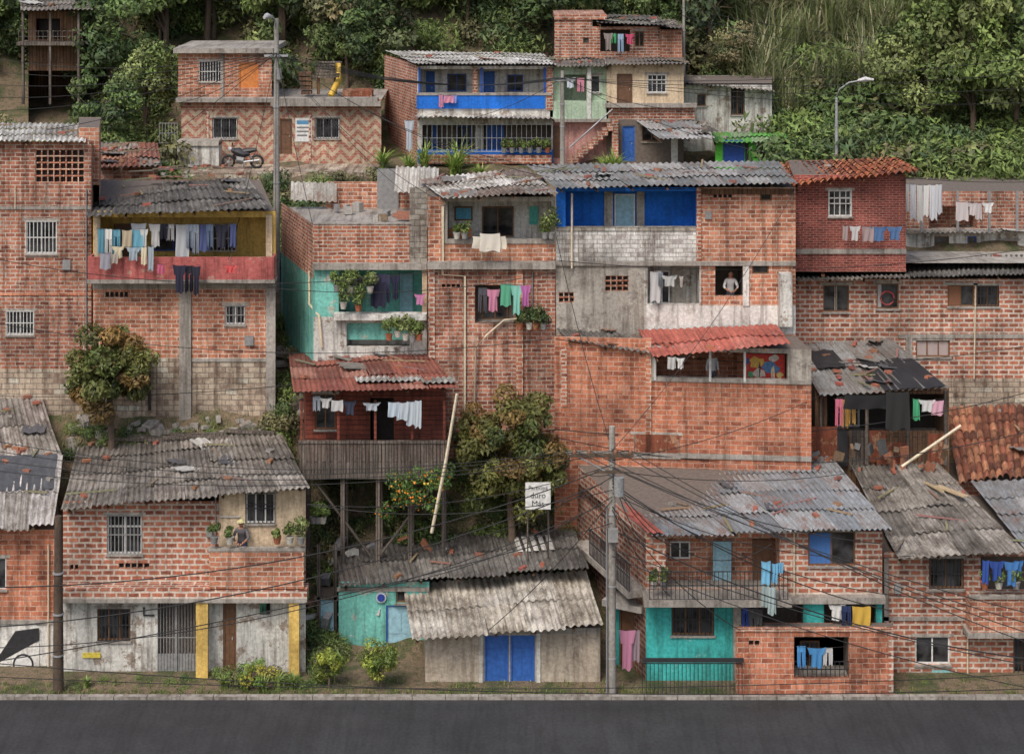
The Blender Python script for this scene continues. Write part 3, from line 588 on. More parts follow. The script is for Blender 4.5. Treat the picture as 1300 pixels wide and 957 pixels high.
h.win(136,654,180,703,IRONW,IRONG,1,trans=True); h.win(312,626,349,664,FWHITE,IRON,2); h.win(124,773,165,813,FWOOD,IRON,2)
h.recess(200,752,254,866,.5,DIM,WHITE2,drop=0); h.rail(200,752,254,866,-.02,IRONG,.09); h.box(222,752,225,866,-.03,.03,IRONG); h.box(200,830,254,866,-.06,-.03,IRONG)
h.door(283,754,300,868,DBRN); h.recess(330,762,343,780,.4,DARK,drop=0)
h.box(78,740,392,753,-.02,.5,BR_C); h.box(78,752,392,757,-.02,.55,CONC)
h.box(270,690,388,741,.42,.5,BR_B); h.box(268,690,274,741,-.02,.42,BR_B); h.box(268,688,390,692,.38,.54,CONC)
h.box(252,754,267,905,.35,.5,YELLOW); h.box(369,757,382,905,.35,.5,YELLOW)
h.pipe([(280,655),(305,655)],.02,.06,STEEL); h.lattice(88,716,100,724,2,1); h.lattice(150,714,190,722,5,1)
h.box(105,828,128,834,0,.05,PAINTA,col=(.8,.65,.1)); h.pipe([(183,770),(183,780),(196,780)],.03,.05,IRON); h.box(262,668,270,680,0,.1,IRONG); h.pipe([(274,625),(274,750)],.02,.05,IRONG)
h.shell((105,65),(365,65),640,7.4,0,BR_C)
C=h.roof([(100,562,65.4),(355,546,65.4),(393,620,58.4),(78,649,58.4)],18,tints=OLD)
for k in range(9):
    p=bil(C,R(.2,.95),R(0,.12))+Vector((0,0,.13)); h.x.box(p,(R(.8,1.8),.12,.1),WOODG,R(-.2,.2))
h.done()
laundry(328,346,764,58.9,14,[(.05,.05,.05),(.1,.3,.2)])
h=House('turquoise_house',430,60.5,545,60.5,880)
h.reg(430,738,545,1000,TURQ); h.win(503,748,515,765,FWOOD,None,0) ; h.door(490,768,532,850,DLB,DBLUE); h.box(428,745,545,750,-.02,.05,CONC)
h.shell((430,64),(545,64),738,None,0,TURQ)
C=h.roof([(418,686,64.4),(728,668,64.4),(748,722,60.2),(430,746,60.2)],10,tints=DK,jit=.2)
for k in range(5):
    u=.74+.032*k; q=bil(C,u,.25); r=bil(C,u,.6)
    h.r.face([q+Vector((0,0,.12)),q+Vector((.16,0,.12)),r+Vector((.16,0,.13)),r+Vector((0,0,.13))],WHITE)
mb=MB(); c=h.f.pt(h.f.s_(484),h.f.z_(757),.05); mb.tube([c,c+Vector((0,-.05,0))],.17,PAINTA,14,(.5,.55,.6)); mb.tube([c+Vector((0,-.05,0)),c+Vector((0,-.07,0))],.12,PAINTA,14,(.02,.05,.3)); mb.build('wall_plaque',h.e)
h.done()
h=House('cream_roof_house',540,58.3,762,58.3,890)
h.reg(540,796,762,1000,BEIGE); h.door(615,806,646,925,DBLUE,DBLUE); h.door(648,806,679,925,DBLUE,DBLUE)
h.box(540,796,762,803,-.02,.06,CONC); h.box(608,803,613,925,-.02,.05,WHITE); h.box(681,803,686,925,-.02,.05,WHITE)
h.shell((536,63.5),(740,63.5),800,None,0,BEIGE)
h.roof([(511,742,61.2),(744,724,61.2),(766,795,57.6),(523,813,57.6)],0,tints=CRM,jit=.08,period=.25,amp=.038,sw=1.1)
h.done()
h=House('balcony_brick_house',820,58.4,1120,58.4,890)
sf=Fac(722,65,820,58.4)
h.reg(820,674,1120,762,BR_C); h.reg(820,762,1120,1000,TEAL)
h.regs.append((sf,0,sf.L,0,h.f.z_(684),BR_C))
sw=(sf.L*.45,sf.L*.62,h.f.z_(745),h.f.z_(700)); h.holes.append((sf,sw))
h.w.face([sf.pt(sw[0],sw[2],-.12),sf.pt(sw[1],sw[2],-.12),sf.pt(sw[1],sw[3],-.12),sf.pt(sw[0],sw[3],-.12)],GLASS); bars(h.w,sf,*sw,0,IRON)
fbox(h.x,sf,sf.L*.3,sf.L,h.f.z_(757),h.f.z_(748),0,.6,CONC); bars(h.x,sf,sf.L*.5,sf.L,h.f.z_(748),h.f.z_(713),.55,IRON)
g=h.recess(845,682,990,748,1.0,BR_B,drop=.05)
h.win(850,686,876,708,FWHITE,None,1,f=g,proud=True); h.door(955,684,982,752,DBRN,f=g,proud=True); h.door(905,686,928,752,DLB,f=g,proud=True)
h.win(1026,675,1086,718,FWOOD,None,1,curt=(0,.5,(.08,.2,.5)))
h.box(815,748,1000,757,-.02,.9,CONC); h.box(1000,754,1122,762,-.02,.3,CONC); h.rail(822,713,995,748,.85)
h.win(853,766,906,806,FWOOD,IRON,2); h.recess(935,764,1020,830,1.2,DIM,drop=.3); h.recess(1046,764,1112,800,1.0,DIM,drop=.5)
h.box(812,815,938,820,1.2,1.25,IRON); h.rail(812,822,936,905,1.2,IRON,.12); h.box(810,905,938,925,1.1,1.35,BR_C)
h.box(930,756,940,905,.05,.2,CONC); h.pipe([(1008,676),(1008,756)],.03,.05)
h.shell((722,65),(1048,65),676,7.1,0,BR_C)
C=h.roof([(720,592,65.2),(1052,575,65.2),(1132,672,57.9),(828,682,57.9)],26,mat=TINM,tints=((.31,.34,.37),(.25,.28,.31),(.38,.40,.42)),jit=.12)
debris(h.x,[bil(C,.3,0),bil(C,1,0),bil(C,1,.12),bil(C,.3,.12)],22)
fb=[bil(C,.0,.25)+Vector((0,0,.06)),bil(C,.06,.25)+Vector((0,0,.06)),bil(C,.05,1)+Vector((0,0,.06)),bil(C,-.015,1)+Vector((0,0,.06))]; corr(h.r,fb,REDM,tints=REDT,amp=.02)
h.done()
laundry(1050,1110,767,58.1,30); laundry(965,995,712,57.4,26,[(.2,.5,.75)],kinds=('towel',)); laundry(965,985,742,57.3,38,[(.15,.45,.7),(.4,.5,.5)],kinds=('towel',))
laundry(940,968,770,58,40,[(.05,.1,.4),(.1,.1,.1)]); laundry(784,812,798,57.9,46,[(.7,.3,.45),(.6,.6,.6),(.4,.3,.35)]); laundry(782,800,690,60.5,30,[(.7,.7,.7),(.5,.4,.4)])
h=House('entrance_porch',778,59.6,822,59.0,890)
h.reg(778,765,822,1000,TEAL); h.door(786,772,816,900,DBRN); h.shell((790,63),(822,63),765,None,0,TEAL); h.box(775,758,825,766,-.3,.6,CONC); h.done()
h=House('brick_porch',934,57.3,1134,57.3,890)
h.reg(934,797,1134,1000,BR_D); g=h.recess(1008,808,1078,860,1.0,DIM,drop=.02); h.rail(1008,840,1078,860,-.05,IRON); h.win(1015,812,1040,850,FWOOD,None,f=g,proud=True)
h.box(934,797,1134,801,-.12,.04,BR_B); h.lattice(950,812,965,820,2,1); h.box(1128,800,1134,950,-.02,.03,BR_C)
h.shell((940,58.3),(1134,58.3),806,None,0,BR_D)
h.done()
laundry(1010,1076,820,57.0,28,[(.7,.65,.65),(.05,.1,.35),(.1,.35,.7),(.75,.75,.75)])
h=House('corner_brick_house',1122,59,1345,59,890)
h.reg(1122,700,1345,1000,BR_C)
h.win(1180,709,1223,747,FWOOD,IRON,1); h.recess(1245,706,1345,750,.8,DIM,drop=.8); h.win(1162,808,1206,843,FWHITE,None,1); h.win(1287,800,1310,870,FWOOD,IRON,1)
h.box(1226,750,1345,795,.5,.6,BR_B); h.box(1226,750,1229,795,0,.5,BR_B); h.box(1222,793,1345,800,-.02,.65,CONC); h.box(1225,747,1345,751,.46,.64,CONC)
h.box(1122,782,1224,787,-.02,.05,CONC); h.box(1122,708,1128,960,-.02,.05,CONC)
h.box(1183,850,1206,866,0,.02,PAINTA,col=(.25,.5,.5)); h.box(1150,852,1215,866,0,.012,CEM); h.pipe([(1228,800),(1228,868)],.03,.05); h.box(1135,740,1143,752,0,.1,IRONG)
h.shell((1085,65),(1320,65),704,None,0,BR_C)
C=h.roof([(1080,592,64.9),(1190,587,64.9),(1302,700,58.3),(1140,712,58.3)],8,tints=OLD)
h.x.box(bil(C,.8,.35)+Vector((0,0,.12)),(.25,2.2,.04),PAINTA,.35,-.08,0,(.6,.45,.28)); h.x.box(bil(C,.68,.3)+Vector((0,0,.13)),(.12,1.9,.04),PAINTA,.2,-.08,0,(.5,.38,.22))
h.roof([(1232,612,64.9),(1360,606,64.9),(1380,690,58.3),(1302,700,58.3)],5,mat=TINM,tints=TIN)
h.done()
laundry(1245,1300,710,58.3,30,[(.04,.1,.4),(.08,.25,.6),(.1,.5,.65)])
h=House('old_tiled_house',1205,65.6,1345,65.6,700)
h.reg(1205,610,1345,800,BR_B); h.shell((1200,68),(1345,68),612,None,4)
h.roof([(1198,518,68.3),(1345,513,68.3),(1345,600,65),(1218,612,65)],6,tints=TILED,mat=TILEM,period=.24,amp=.06,sw=.24,sl=.42,tile=True,jit=.35)
h.done()
h=House('blue_gate_shed',404,61,428,61,860)
h.reg(404,758,428,940,DLB); h.box(403,690,407,880,.0,.1,WOODG); h.box(424,690,428,880,.0,.1,WOODG); h.box(400,756,432,760,0,.1,WOODG); h.shell((404,62),(428,62),758,None,1,WOODB); h.done()

# ================= TOP ROW =================
h=House('zigzag_brick_house',230,84,484,84,210)
h.reg(230,140,484,240,ZIG); h.reg(230,126,484,140,BR_B)
h.win(270,150,301,176,FWHITE,IRON,2); h.win(400,150,431,176,FWHITE,IRON,2); h.door(355,151,371,196,DBRN); h.box(375,150,396,180,0,.03,FWHITE)
h.box(377,153,394,158,.03,.035,PAINTA,col=(.1,.3,.5)); h.box(377,161,394,163,.03,.035,PAINTA,col=(.2,.2,.2)); h.box(377,166,394,168,.03,.035,PAINTA,col=(.2,.2,.2)); h.box(377,171,390,173,.03,.035,PAINTA,col=(.2,.2,.2))
h.box(225,124,480,129,-.3,.4,CONC); h.box(345,128,484,134,-.02,.42,CONC)
h.box(232,178,284,205,.5,1.4,WHITE2); h.box(232,174,284,180,.5,1.5,CEM); h.rail(205,155,228,180,.5,IRONG)
for u in (262,392): h.box(u,140,u+3,205,-.01,.05,BR_C)
f=h.f
h.walls.face([f.pt(0,f.z_(127)),f.pt(f.L,f.z_(127)),f.pt(f.L,f.z_(127),-5),f.pt(0,f.z_(127),-5)],CONC)
h.shell((230,89),(484,89),128,None,12,BR_B)
for k in range(5): h.box(375+k*1,95+k*6,392,99+k*6,-1.5,-1.0,WOODB)
for k in range(6): h.box(396,84+k*3,428,86+k*3,-2.5+.3*k,-2.3+.3*k,WOODG)
h.x.tube([f.pt(f.s_(425),f.z_(85),-1.5),f.pt(f.s_(427),f.z_(105),-1.2),f.pt(f.s_(418),f.z_(124),-.6)],.14,PAINTA,8,(.7,.45,.06))
h.box(398,100,402,124,-1.5,-1.4,WOODB); h.box(420,100,424,124,-1.5,-1.4,WOODB); h.box(432,118,470,126,-2,-1,RUST)
h.done()
h=House('brick_upper_room',226,84.4,345,84.4,140)
h.reg(226,66,345,128,BR_B); h.win(253,78,281,104,FWOOD,IRONW,1); h.door(303,80,328,112,DORG,panel=False); h.box(222,61,348,67,-4.5,.4,CONC); h.box(280,66,284,127,-.02,.04,CONC)
h.shell((226,88.8),(345,88.8),67,None,17,BR_B); h.done()
h=House('blue_white_house',530,84,702,84,210)
sf=Fac(488,89.5,530,84)
h.reg(530,84,702,140,WHITE); h.reg(530,140,702,260,WHITE2); h.regs.append((sf,0,sf.L,12,h.f.z_(82),BR_A))
g=h.recess(533,88,692,121,1.4,WHITE)
h.door(541,91,552,132,DBLUE,f=g,proud=True); h.win(568,94,592,116,FBLUE,None,1,f=g,proud=True); h.door(614,91,628,132,DBLUE,f=g,proud=True); h.win(644,95,664,116,FBLUE,None,1,f=g,proud=True)
h.box(529,120,692,138,.0,.08,BLUE); h.box(529,118,700,121,-.1,.12,CONC); h.box(600,86,606,121,0,.05,BR_A)
for u in (531,610,690): h.box(u,86,u+3,121,.0,.08,FBLUE)
h.box(694,86,702,140,0,.06,BR_A)
h.recess(536,158,700,198,1.2,DIM,drop=.3); g=h.f.back(1.1)
h.door(548,158,556,205,DBLUE,f=g,proud=True); h.win(580,160,598,185,FBLUE,None,f=g,proud=True); h.door(617,158,640,205,DBLUE,f=g,proud=True); h.box(603,156,614,200,0,.1,WHITE,f=g)
h.rail(536,158,700,192,.1,IRONW,.22); h.box(530,190,702,206,.02,.1,BLUE); h.box(536,196,700,206,.1,.5,BR_A)
h.roof([(530,143,86),(696,143,86),(704,152,82.8),(526,150,82.8)],0,mat=TINM,tints=PALE)
h.shell((490,89.5),(700,89.5),86,None,12,WHITE)
h.roof([(489,65,89.8),(690,69,89.8),(706,83,83.4),(527,82,83.4)],7,tints=((.62,.62,.6),(.52,.52,.5),(.68,.68,.66)),jit=.1)
h.done()
laundry(512,526,152,82.6,40); laundry(556,580,120,83.7,16,[(.7,.3,.4),(.3,.3,.6)],kinds=('towel',))
h=House('pink_green_house',700,84.3,770,84.3,210)
h.reg(700,84,770,152,GREEN); h.reg(700,152,770,260,PINK); h.recess(714,95,744,128,1.0,GREEN,drop=.3); h.win(750,96,762,118,FWHITE,None,0)
h.box(698,128,772,150,0,.3,GREEN); h.box(745,85,750,150,.3,.36,WHITE); h.box(697,150,775,154,-.02,.4,CONC)
for k in range(9):
    h.box(720+k*6.2,200-k*5.6,727+k*6.2,206-k*5.6+2,.2,1.0,BR_A)
h.x.tube([h.f.pt(h.f.s_(722),h.f.z_(184),1.0),h.f.pt(h.f.s_(776),h.f.z_(136),1.0)],.04,STEEL)
h.box(702,160,714,200,.0,.04,DBRN); h.shell((700,89),(770,89),84,None,12,GREEN)
h.roof([(697,72,89.5),(772,72,89.5),(776,86,83.6),(700,86,83.6)],4,tints=OLD); h.done()
laundry(716,742,98,83.8,22)
h=House('cream_house',770,84,868,84,210)
h.reg(770,82,868,133,CREAM); h.reg(770,133,882,152,BR_A); h.reg(770,152,868,260,DIM); h.door(783,94,803,133,DBRN,DBRN); h.win(822,95,846,118,FWHITE,IRONW,1,trans=True,sp=.2)
h.box(768,131,884,136,-.02,.3,CONC); h.door(790,160,806,205,DBLUE); h.win(815,160,840,180,FWOOD); h.shell((770,89),(868,89),82,None,12,CREAM)
h.box(776,150,784,206,.1,.6,BR_A); h.box(850,160,858,206,.8,1.0,WHITE)
h.roof([(768,72,89),(868,74,89),(876,82,83.5),(768,84,83.5)],2,tints=OLD)
h.roof([(806,153,84.2),(880,153,84.2),(908,176,81),(838,178,81)],5,mat=TINM,tints=TIN); h.roof([(875,152,85),(900,154,85),(912,168,81.5),(880,172,81.5)],2,tints=OLD)
h.done()
h=House('rooftop_brick_room',704,88,838,88,90)
h.reg(704,24,752,84,BR_A); h.reg(752,34,838,84,BR_A); h.recess(762,38,800,66,1.5,DIM,drop=.2); h.win(806,40,818,60,FWOOD); h.win(740,48,748,56,FWOOD,None,0,sill=False)
h.shell((704,93),(838,93),36,None,16)
h.roof([(735,19,93),(835,20,93),(848,34,87.3),(760,30,87.3)],12,tints=DK); h.box(704,19,770,25,-4,0.1,BR_A)
h.done()
laundry(765,806,42,87.4,22)
h=House('brick_lean_to',838,88,866,88,90); h.reg(838,38,866,84,BR_B); h.shell((838,92),(866,92),38,None,16); h.roof([(826,24,92),(858,26,92),(868,38,87.5),(838,36,87.5)],1,tints=OLD); h.done()
h=House('white_house',868,86,980,86,190)
h.reg(868,108,980,240,WHITE2); h.win(928,112,945,146,FWOOD,IRON,1); h.win(885,120,896,135,FWOOD,None,0); h.shell((868,90),(980,90),106,None,12,WHITE2)
h.roof([(866,98,90),(968,103,90),(984,118,85.4),(866,107,85.4)],3,tints=OLD); h.done()
h=House('green_shack',908,82,1003,82,205)
h.reg(908,180,1003,250,LIME); h.box(918,178,945,206,0,.03,FBLUE) ; h.win(960,184,985,198,FBLUE,IRONG,2); h.box(946,180,950,206,0,.05,IRON)
h.shell((908,85),(1003,85),180,None,12,LIME)
h.roof([(903,168,85),(1000,170,85),(1006,182,81.4),(905,182,81.4)],2,mat=TINM,tints=((.15,.5,.1),(.3,.45,.25),(.55,.57,.55))); h.done()
h=House('old_wooden_hut',36,89,104,89,80)
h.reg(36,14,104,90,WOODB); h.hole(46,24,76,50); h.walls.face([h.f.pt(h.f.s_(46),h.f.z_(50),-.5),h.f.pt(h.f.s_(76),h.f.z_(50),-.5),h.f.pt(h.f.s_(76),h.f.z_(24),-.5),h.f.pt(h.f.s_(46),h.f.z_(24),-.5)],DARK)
h.box(28,52,112,56,-.3,1.0,WOODG); h.rail(30,38,110,52,.9,WOODG,.22)
for u in (34,68,104): h.box(u,56,u+3,130,.8,.95,WOODG); h.box(u,14,u+3,54,.85,.93,WOODG)
h.shell((36,93),(104,93),14,None,14,WOODB); h.roof([(26,-4,93),(114,-4,93),(118,14,87.6),(26,14,87.6)],3,tints=OLD); h.done()
h=House('small_rusty_roof_house',128,75,200,75,230)
h.reg(128,212,200,300,BR_B); h.shell((128,79),(200,79),212,None,9); h.roof([(128,182,80),(200,182,80),(205,212,74.4),(124,213,74.4)],24,tints=((.38,.15,.1),(.33,.27,.23),(.45,.22,.14)),jit=.3); h.done()

# ================= TERRAIN =================
PL=[(-300,-3),(20,-2),(45,1.0),(52,1.7),(55,1.9),(57.4,2.05),(60,2.15),(62,3.2),(64,6.2),(65.3,7.6),(66.2,8.4),(70,9.5)]
PC=[(-300,-3),(20,-2),(45,1.0),(52,1.7),(55,1.9),(57.4,2.05),(60,2.1),(63,3.9),(64.3,4.5),(65,5.4),(66,7.6),(70,10)]
PR=[(-300,-3),(20,-2),(45,1.0),(52,1.7),(55,1.9),(57.4,2.05),(60,2.1),(64,4.6),(65,5.4),(66,6.6),(68,8.2),(70,9.5)]
PX=[(-300,-3),(20,-2),(45,1.0),(52,1.7),(55,1.9),(57.4,2.05),(60,2.1),(64,4.6),(65,5.2),(68,5.6),(68.6,7.0),(70,9.5)]
PT=[(72,11.3),(76,13.0),(80,14.1),(84,14.5),(88,15),(92,17.2),(100,21.5),(110,27),(130,38),(170,50),(400,80)]
def prof(P,y):
    P=P+PT
    for (a,za),(b,zb) in zip(P,P[1:]):
        if y<=b: return za+(zb-za)*max(0,(y-a))/(b-a)
    return P[-1][1]
def sst(a,b,x): t=min(1,max(0,(x-a)/(b-a))); return t*t*(3-2*t)
def gz(x,y):
    l=1-sst(-8.2,-6,x); r=sst(1.5,3.2,x); c=1-l-r; q=sst(14,15,x)
    z=l*prof(PL,y)+r*((1-q)*prof(PR,y)+q*prof(PX,y))+c*prof(PC,y)
    k=sst(59,61,y); return z+k*(.12*math.sin(x*1.3+y*.7)+.08*math.sin(x*2.9-y*1.9))+sst(88,95,y)*(1.1*math.sin(x*.21+y*.1)+.5*math.sin(x*.6))
xs=np.concatenate([[-420,-260,-160,-110,-80],np.arange(-60,60.1,.75),[80,110,160,260,420]]); ys=np.concatenate([[-300,-150,-60,0,20,32,40,45],np.arange(47,112,.6),np.arange(112,172,4),[220,300,400]])
m,nt,b=newmat('hillside_ground'); uv=uvn(nt)
n1=noise(nt,uv,.6,6,.7); n2=noise(nt,uv,4,5,.7)
col=mix(nt,ramp(nt,n1,.38,.52),(.07,.085,.03),(.2,.145,.095)); col=mix(nt,ramp(nt,n2,.45,.65,(0,)*3,(.7,)*3),col,(.06,.07,.03)); col=mix(nt,1,col,ramp(nt,noise(nt,uv,20,3),.3,.7,(.6,)*3,(1.3,)*3),'MULTIPLY')
nt.links.new(col,b.inputs['Base Color']); b.inputs['Roughness'].default_value=1; bump(nt,b,n2,.6,.15); GROUND=m
mb=MB(); mb.grid([[Vector((x,y,gz(x,y))) for x in xs] for y in ys],GROUND,(1,1,1),[[(x,y) for x in xs] for y in ys])
mb.build('hillside_terrain')
mb=MB(); X=np.arange(-60,60.1,1); Y=(49.5,51,52.5,54,55.5,56.5,57.0)
mb.grid([[Vector((x,y,gz(x,y)+.03)) for x in X] for y in Y],ASPH,(1,1,1),[[(x,y) for x in X] for y in Y])
mb.build('asphalt_street')
mb=MB()
for x in X[:-1]:
    z=gz(x,57.1)+.13
    mb.hexa([Vector((x,57.0,z-.5)),Vector((x+.98,57.0,z-.5)),Vector((x+.98,57.0,z)),Vector((x,57.0,z)),Vector((x,57.18,z-.5)),Vector((x+.98,57.18,z-.5)),Vector((x+.98,57.18,z)),Vector((x,57.18,z))],CONC)
mb.build('street_kerb')

# ================= VEGETATION =================
def fastmesh(name,V,cols,mat,nper=4):
    n=len(V)//nper; me=bpy.data.meshes.new(name); me.vertices.add(len(V)); me.vertices.foreach_set('co',V.astype(np.float32).ravel())
    me.loops.add(len(V)); me.loops.foreach_set('vertex_index',np.arange(len(V),dtype=np.int32)); me.polygons.add(n)
    me.polygons.foreach_set('loop_start',np.arange(0,len(V),nper,dtype=np.int32)); me.polygons.foreach_set('loop_total',np.full(n,nper,dtype=np.int32))
    ca=me.color_attributes.new('Col','FLOAT_COLOR','CORNER'); a=np.ones((len(V),4),dtype=np.float32); a[:,:3]=np.repeat(cols,nper,axis=0); ca.data.foreach_set('color',a.ravel())
    me.uv_layers.new(name='UVMap'); me.materials.append(mat); me.update(); me.validate(); return me
def leaves(cl,n,size,pal,elong=.42,up=.5):
    VV=[];CCs=[]
    for (x,y,z,rx,rz) in cl:
        m_=max(6,int(n)); d=rng.normal(size=(m_,3)); d/=np.linalg.norm(d,axis=1)[:,None]; r=rng.uniform(.35,1.08,(m_,1))**.55
        P=np.array([x,y,z])+d*r*np.array([rx,rx,rz])
        nrm=d+rng.normal(size=(m_,3))*.7+np.array([0,0,up]); nrm/=np.linalg.norm(nrm,axis=1)[:,None]
        t=np.cross(nrm,rng.normal(size=(m_,3))); t/=np.linalg.norm(t,axis=1)[:,None]; t[:,2]-=.25; w=np.cross(nrm,t)
        s=size*rng.uniform(.6,1.3,(m_,1)); a=P-t*s*.5; b_=P+w*s*elong*.5+nrm*s*.05; c=P+t*s*.5; e=P-w*s*elong*.5+nrm*s*.05
        VV.append(np.stack([a,b_,c,e],1).reshape(-1,3))
        base=np.array(pal[rng.integers(len(pal))]); k=rng.uniform(.65,1.35)
        CCs.append(base*k*rng.uniform(.6,1.45,(m_,1))+rng.uniform(-.006,.012,(m_,3)))
    return np.concatenate(VV),np.clip(np.concatenate(CCs),.004,1)
GP=[(.09,.14,.04),(.065,.105,.03),(.12,.165,.05),(.05,.08,.028)]
GPL=[(.15,.21,.055),(.115,.165,.04),(.2,.24,.08)]
OLV=[(.17,.16,.07),(.12,.12,.055),(.2,.17,.085),(.09,.11,.045)]
MANGO=[(.13,.145,.04),(.20,.135,.045),(.09,.115,.03),(.25,.155,.05),(.16,.165,.045)]
YG=[(.33,.36,.05),(.24,.29,.05),(.14,.2,.04)]
def trunkmb(h,r,limbs,mat=BARK):
    mb=MB(); mb.tube([(0,0,-.5),(.05,0,h*.3),(-.05,.05,h*.65),(0,0,h)],[r*1.3,r,r*.8,r*.5],mat,8)
    for c in limbs:
        a=Vector((0,0,h*R(.5,.95))); e=Vector(c[:3]); mb.tube([a,a.lerp(e,.5)+Vector((0,0,.15)),e],[r*.45,r*.3,r*.1],mat,5)
    return mb
def crown(h,rx,rz,n,rc):
    out=[]
    for i in range(n):
        a=R(0,6.283); q=math.acos(R(-.9,1)); k=R(.45,.98)
        out.append((rx*k*math.sin(q)*math.cos(a),rx*k*math.sin(q)*math.sin(a),h+rz*k*math.cos(q),rc*R(.6,1.2),rc*R(.5,.95)))
    return out
def tree(name,loc,h,rx,rz,n,rc,nl,size,pal,r=.12,elong=.4):
    e=empty(name,loc); cl=crown(h,rx,rz,n,rc)
    t=trunkmb(h,r,cl[:10]); pe=e.location.copy(); t.v=[q+pe for q in t.v]; t.build('trunk',e)
    V,c=leaves(cl,nl,size,pal,elong); me=fastmesh('foliage',V,c,LEAF); f=bpy.data.objects.new('foliage',me); sc().objects.link(f); f.parent=e
    return e
def on(u,D,dz=0):
    x=(u-650)*D/F; return Vector((x,D,gz(x,D)+dz))
p=on(140,64.4); tree('mango_tree',p,S(140,470,64.4).z-p.z,1.35,1.5,46,.46,330,.19,MANGO,.12)
p=on(648,63.2); tree('mango_tree',p,S(648,572,63.2).z-p.z,1.75,2.25,80,.5,310,.19,MANGO,.13)
prot=[];tm=[]
PALS=[GP,GP+OLV,GPL,GP,OLV,GP+GPL,GPL]
for k in range(7):
    cl=crown(R(3.2,4.5),R(1.6,2.5),R(1.5,2.8),26,.78)
    V,c=leaves(cl,190,.25,PALS[k],R(.35,.6)); prot.append(fastmesh('forest_tree_leaves',V,c,FOR))
    o=trunkmb(4.2,.13,cl[:9]).build('tmp'); me=o.data; me.transform(Matrix.Translation(o.location)); bpy.data.objects.remove(o); tm.append(me)
forest=empty('background_forest',(0,0,0))
def inst(me,loc,s,rz,par,name,sz=None):
    o=bpy.data.objects.new(name,me); o.location=loc; o.scale=(s,s,sz or s); o.rotation_euler=(0,0,rz); o.parent=par; sc().objects.link(o); return o
def ftree(x,y,s,k=None,par=None,dz=-.4):
    k=random.randrange(7) if k is None else k; z=gz(x,y)+dz; a=R(0,6.28); par=par or forest
    inst(prot[k],(x,y,z),s,a,par,'crown',s*R(.85,1.3)); inst(tm[k],(x,y,z),s,a,par,'trunk')
for y in np.arange(95.5,114,3.2):
    w=.27*y+6
    for x in np.arange(-w,w,3.3):
        xx=x+R(-1.2,1.2)
        if y<100 and 11<xx<24: continue
        ftree(xx,y+R(-1.2,1.2),R(.65,1.3))
shr=[]
for k in range(5):
    cl=[(R(-.6,.6),R(-.6,.6),R(.1,.7),.45,.4) for _ in range(9)]; V,c=leaves(cl,140,.17,[GP,GPL,GP,OLV,GPL][k],R(.25,.6)); shr.append(fastmesh('shrub_leaves',V,c,FOR))
und=empty('hillside_shrubs',(0,0,0))
def shrub(x,y,s,k=None,par=None): inst(shr[random.randrange(5) if k is None else k],(x,y,gz(x,y)-.1),s,R(0,6.28),par or und,'shrub')
for _ in range(240):
    x=R(-32,32); y=R(90.5,103)
    if -24.5<x<-19 and y<94: continue
    shrub(x,y,R(1.2,2.2))
def zone(u0,u1,D0,D1,n,s0,s1,kk=None):
    for _ in range(n):
        D=R(D0,D1); u=R(u0,u1)
        if u<120 and 84<D<92: D=R(78,83)
        shrub((u-650)*D/F,D,R(s0,s1),kk)
zone(-60,225,78,91,56,1.1,2.0); zone(985,1345,79,88,80,1.3,2.2); zone(115,230,74,80,14,.6,1.2); zone(985,1345,88,93,30,1.5,2.5); zone(10,125,86.5,87.3,10,1.2,1.6)
zone(345,400,72,80,14,.6,1.2); zone(380,540,78,81.5,18,.4,.8); zone(355,398,66.5,71,10,.6,1.1); zone(346,362,64,68,10,.5,.9)
zone(80,370,64.7,65.5,44,.25,.5); zone(395,720,63.9,66,60,.45,.95); zone(395,430,59,63,18,.4,.8); zone(700,730,62,65,6,.4,.7)
zone(280,390,57.6,58.6,14,.25,.5); zone(85,250,57.7,58.6,8,.15,.3); zone(388,428,57.8,59.5,8,.3,.5); zone(-60,0,76,80,4,.8,1.2); zone(700,1000,78,80,14,.3,.6); zone(1020,1300,58.0,58.5,5,.12,.25)
for (u,D,s,k) in ((1180,86,1.0,6),(1235,85,1.2,2),(1290,84,1.2,6),(1330,84,1.2,0),(1210,89,1.3,2),(1265,90,1.4,1),(1140,87,.8,2),(185,86,.8,2),(140,90,1.1,3),(10,81,.5,4),(130,84,.7,0),(210,93,1.2,2),(400,93,1.1,0),(460,92,1.1,1),(440,91,.8,3),(360,93,1.0,5),(900,94,1.2,1),(930,91,.7,4)):
    ftree((u-650)*D/F,D,s,k)
def blades(cx,n,h,w,spread,pal,droop=.7,seg=5):
    V=[];C_=[]
    for _ in range(n):
        a=R(0,6.283); L=h*R(.5,1.1); r0=R(0,spread); b0=np.array([cx[0]+r0*math.cos(R(0,6.28)),cx[1]+r0*math.sin(R(0,6.28)),cx[2]]); d=np.array([math.cos(a),math.sin(a)]); q=R(.15,1)*droop; ww=w*R(.7,1.2); c=np.array(random.choice(pal))*R(.7,1.3)
        pr=None
        for i in range(seg+1):
            t=i/seg; o=L*q*t*t*.9; p=b0+np.array([d[0]*o,d[1]*o,L*(t-.42*q*t*t*t)]); wd=ww*(1-t)**.7; l=p+np.array([-d[1],d[0],0])*wd; r=p-np.array([-d[1],d[0],0])*wd
            if pr is not None: V+=[pr[0],pr[1],r,l]; C_.append(c)
            pr=(l,r)
    return np.array(V),np.array(C_)
def bladeobj(name,loc,n,h,w,spread,pal,droop=.7,par=None):
    V,c=blades((0,0,0),n,h,w,spread,pal,droop); me=fastmesh(name,V,c,LEAF); o=bpy.data.objects.new(name,me); o.location=loc; sc().objects.link(o)
    if par: o.parent=par
    return o
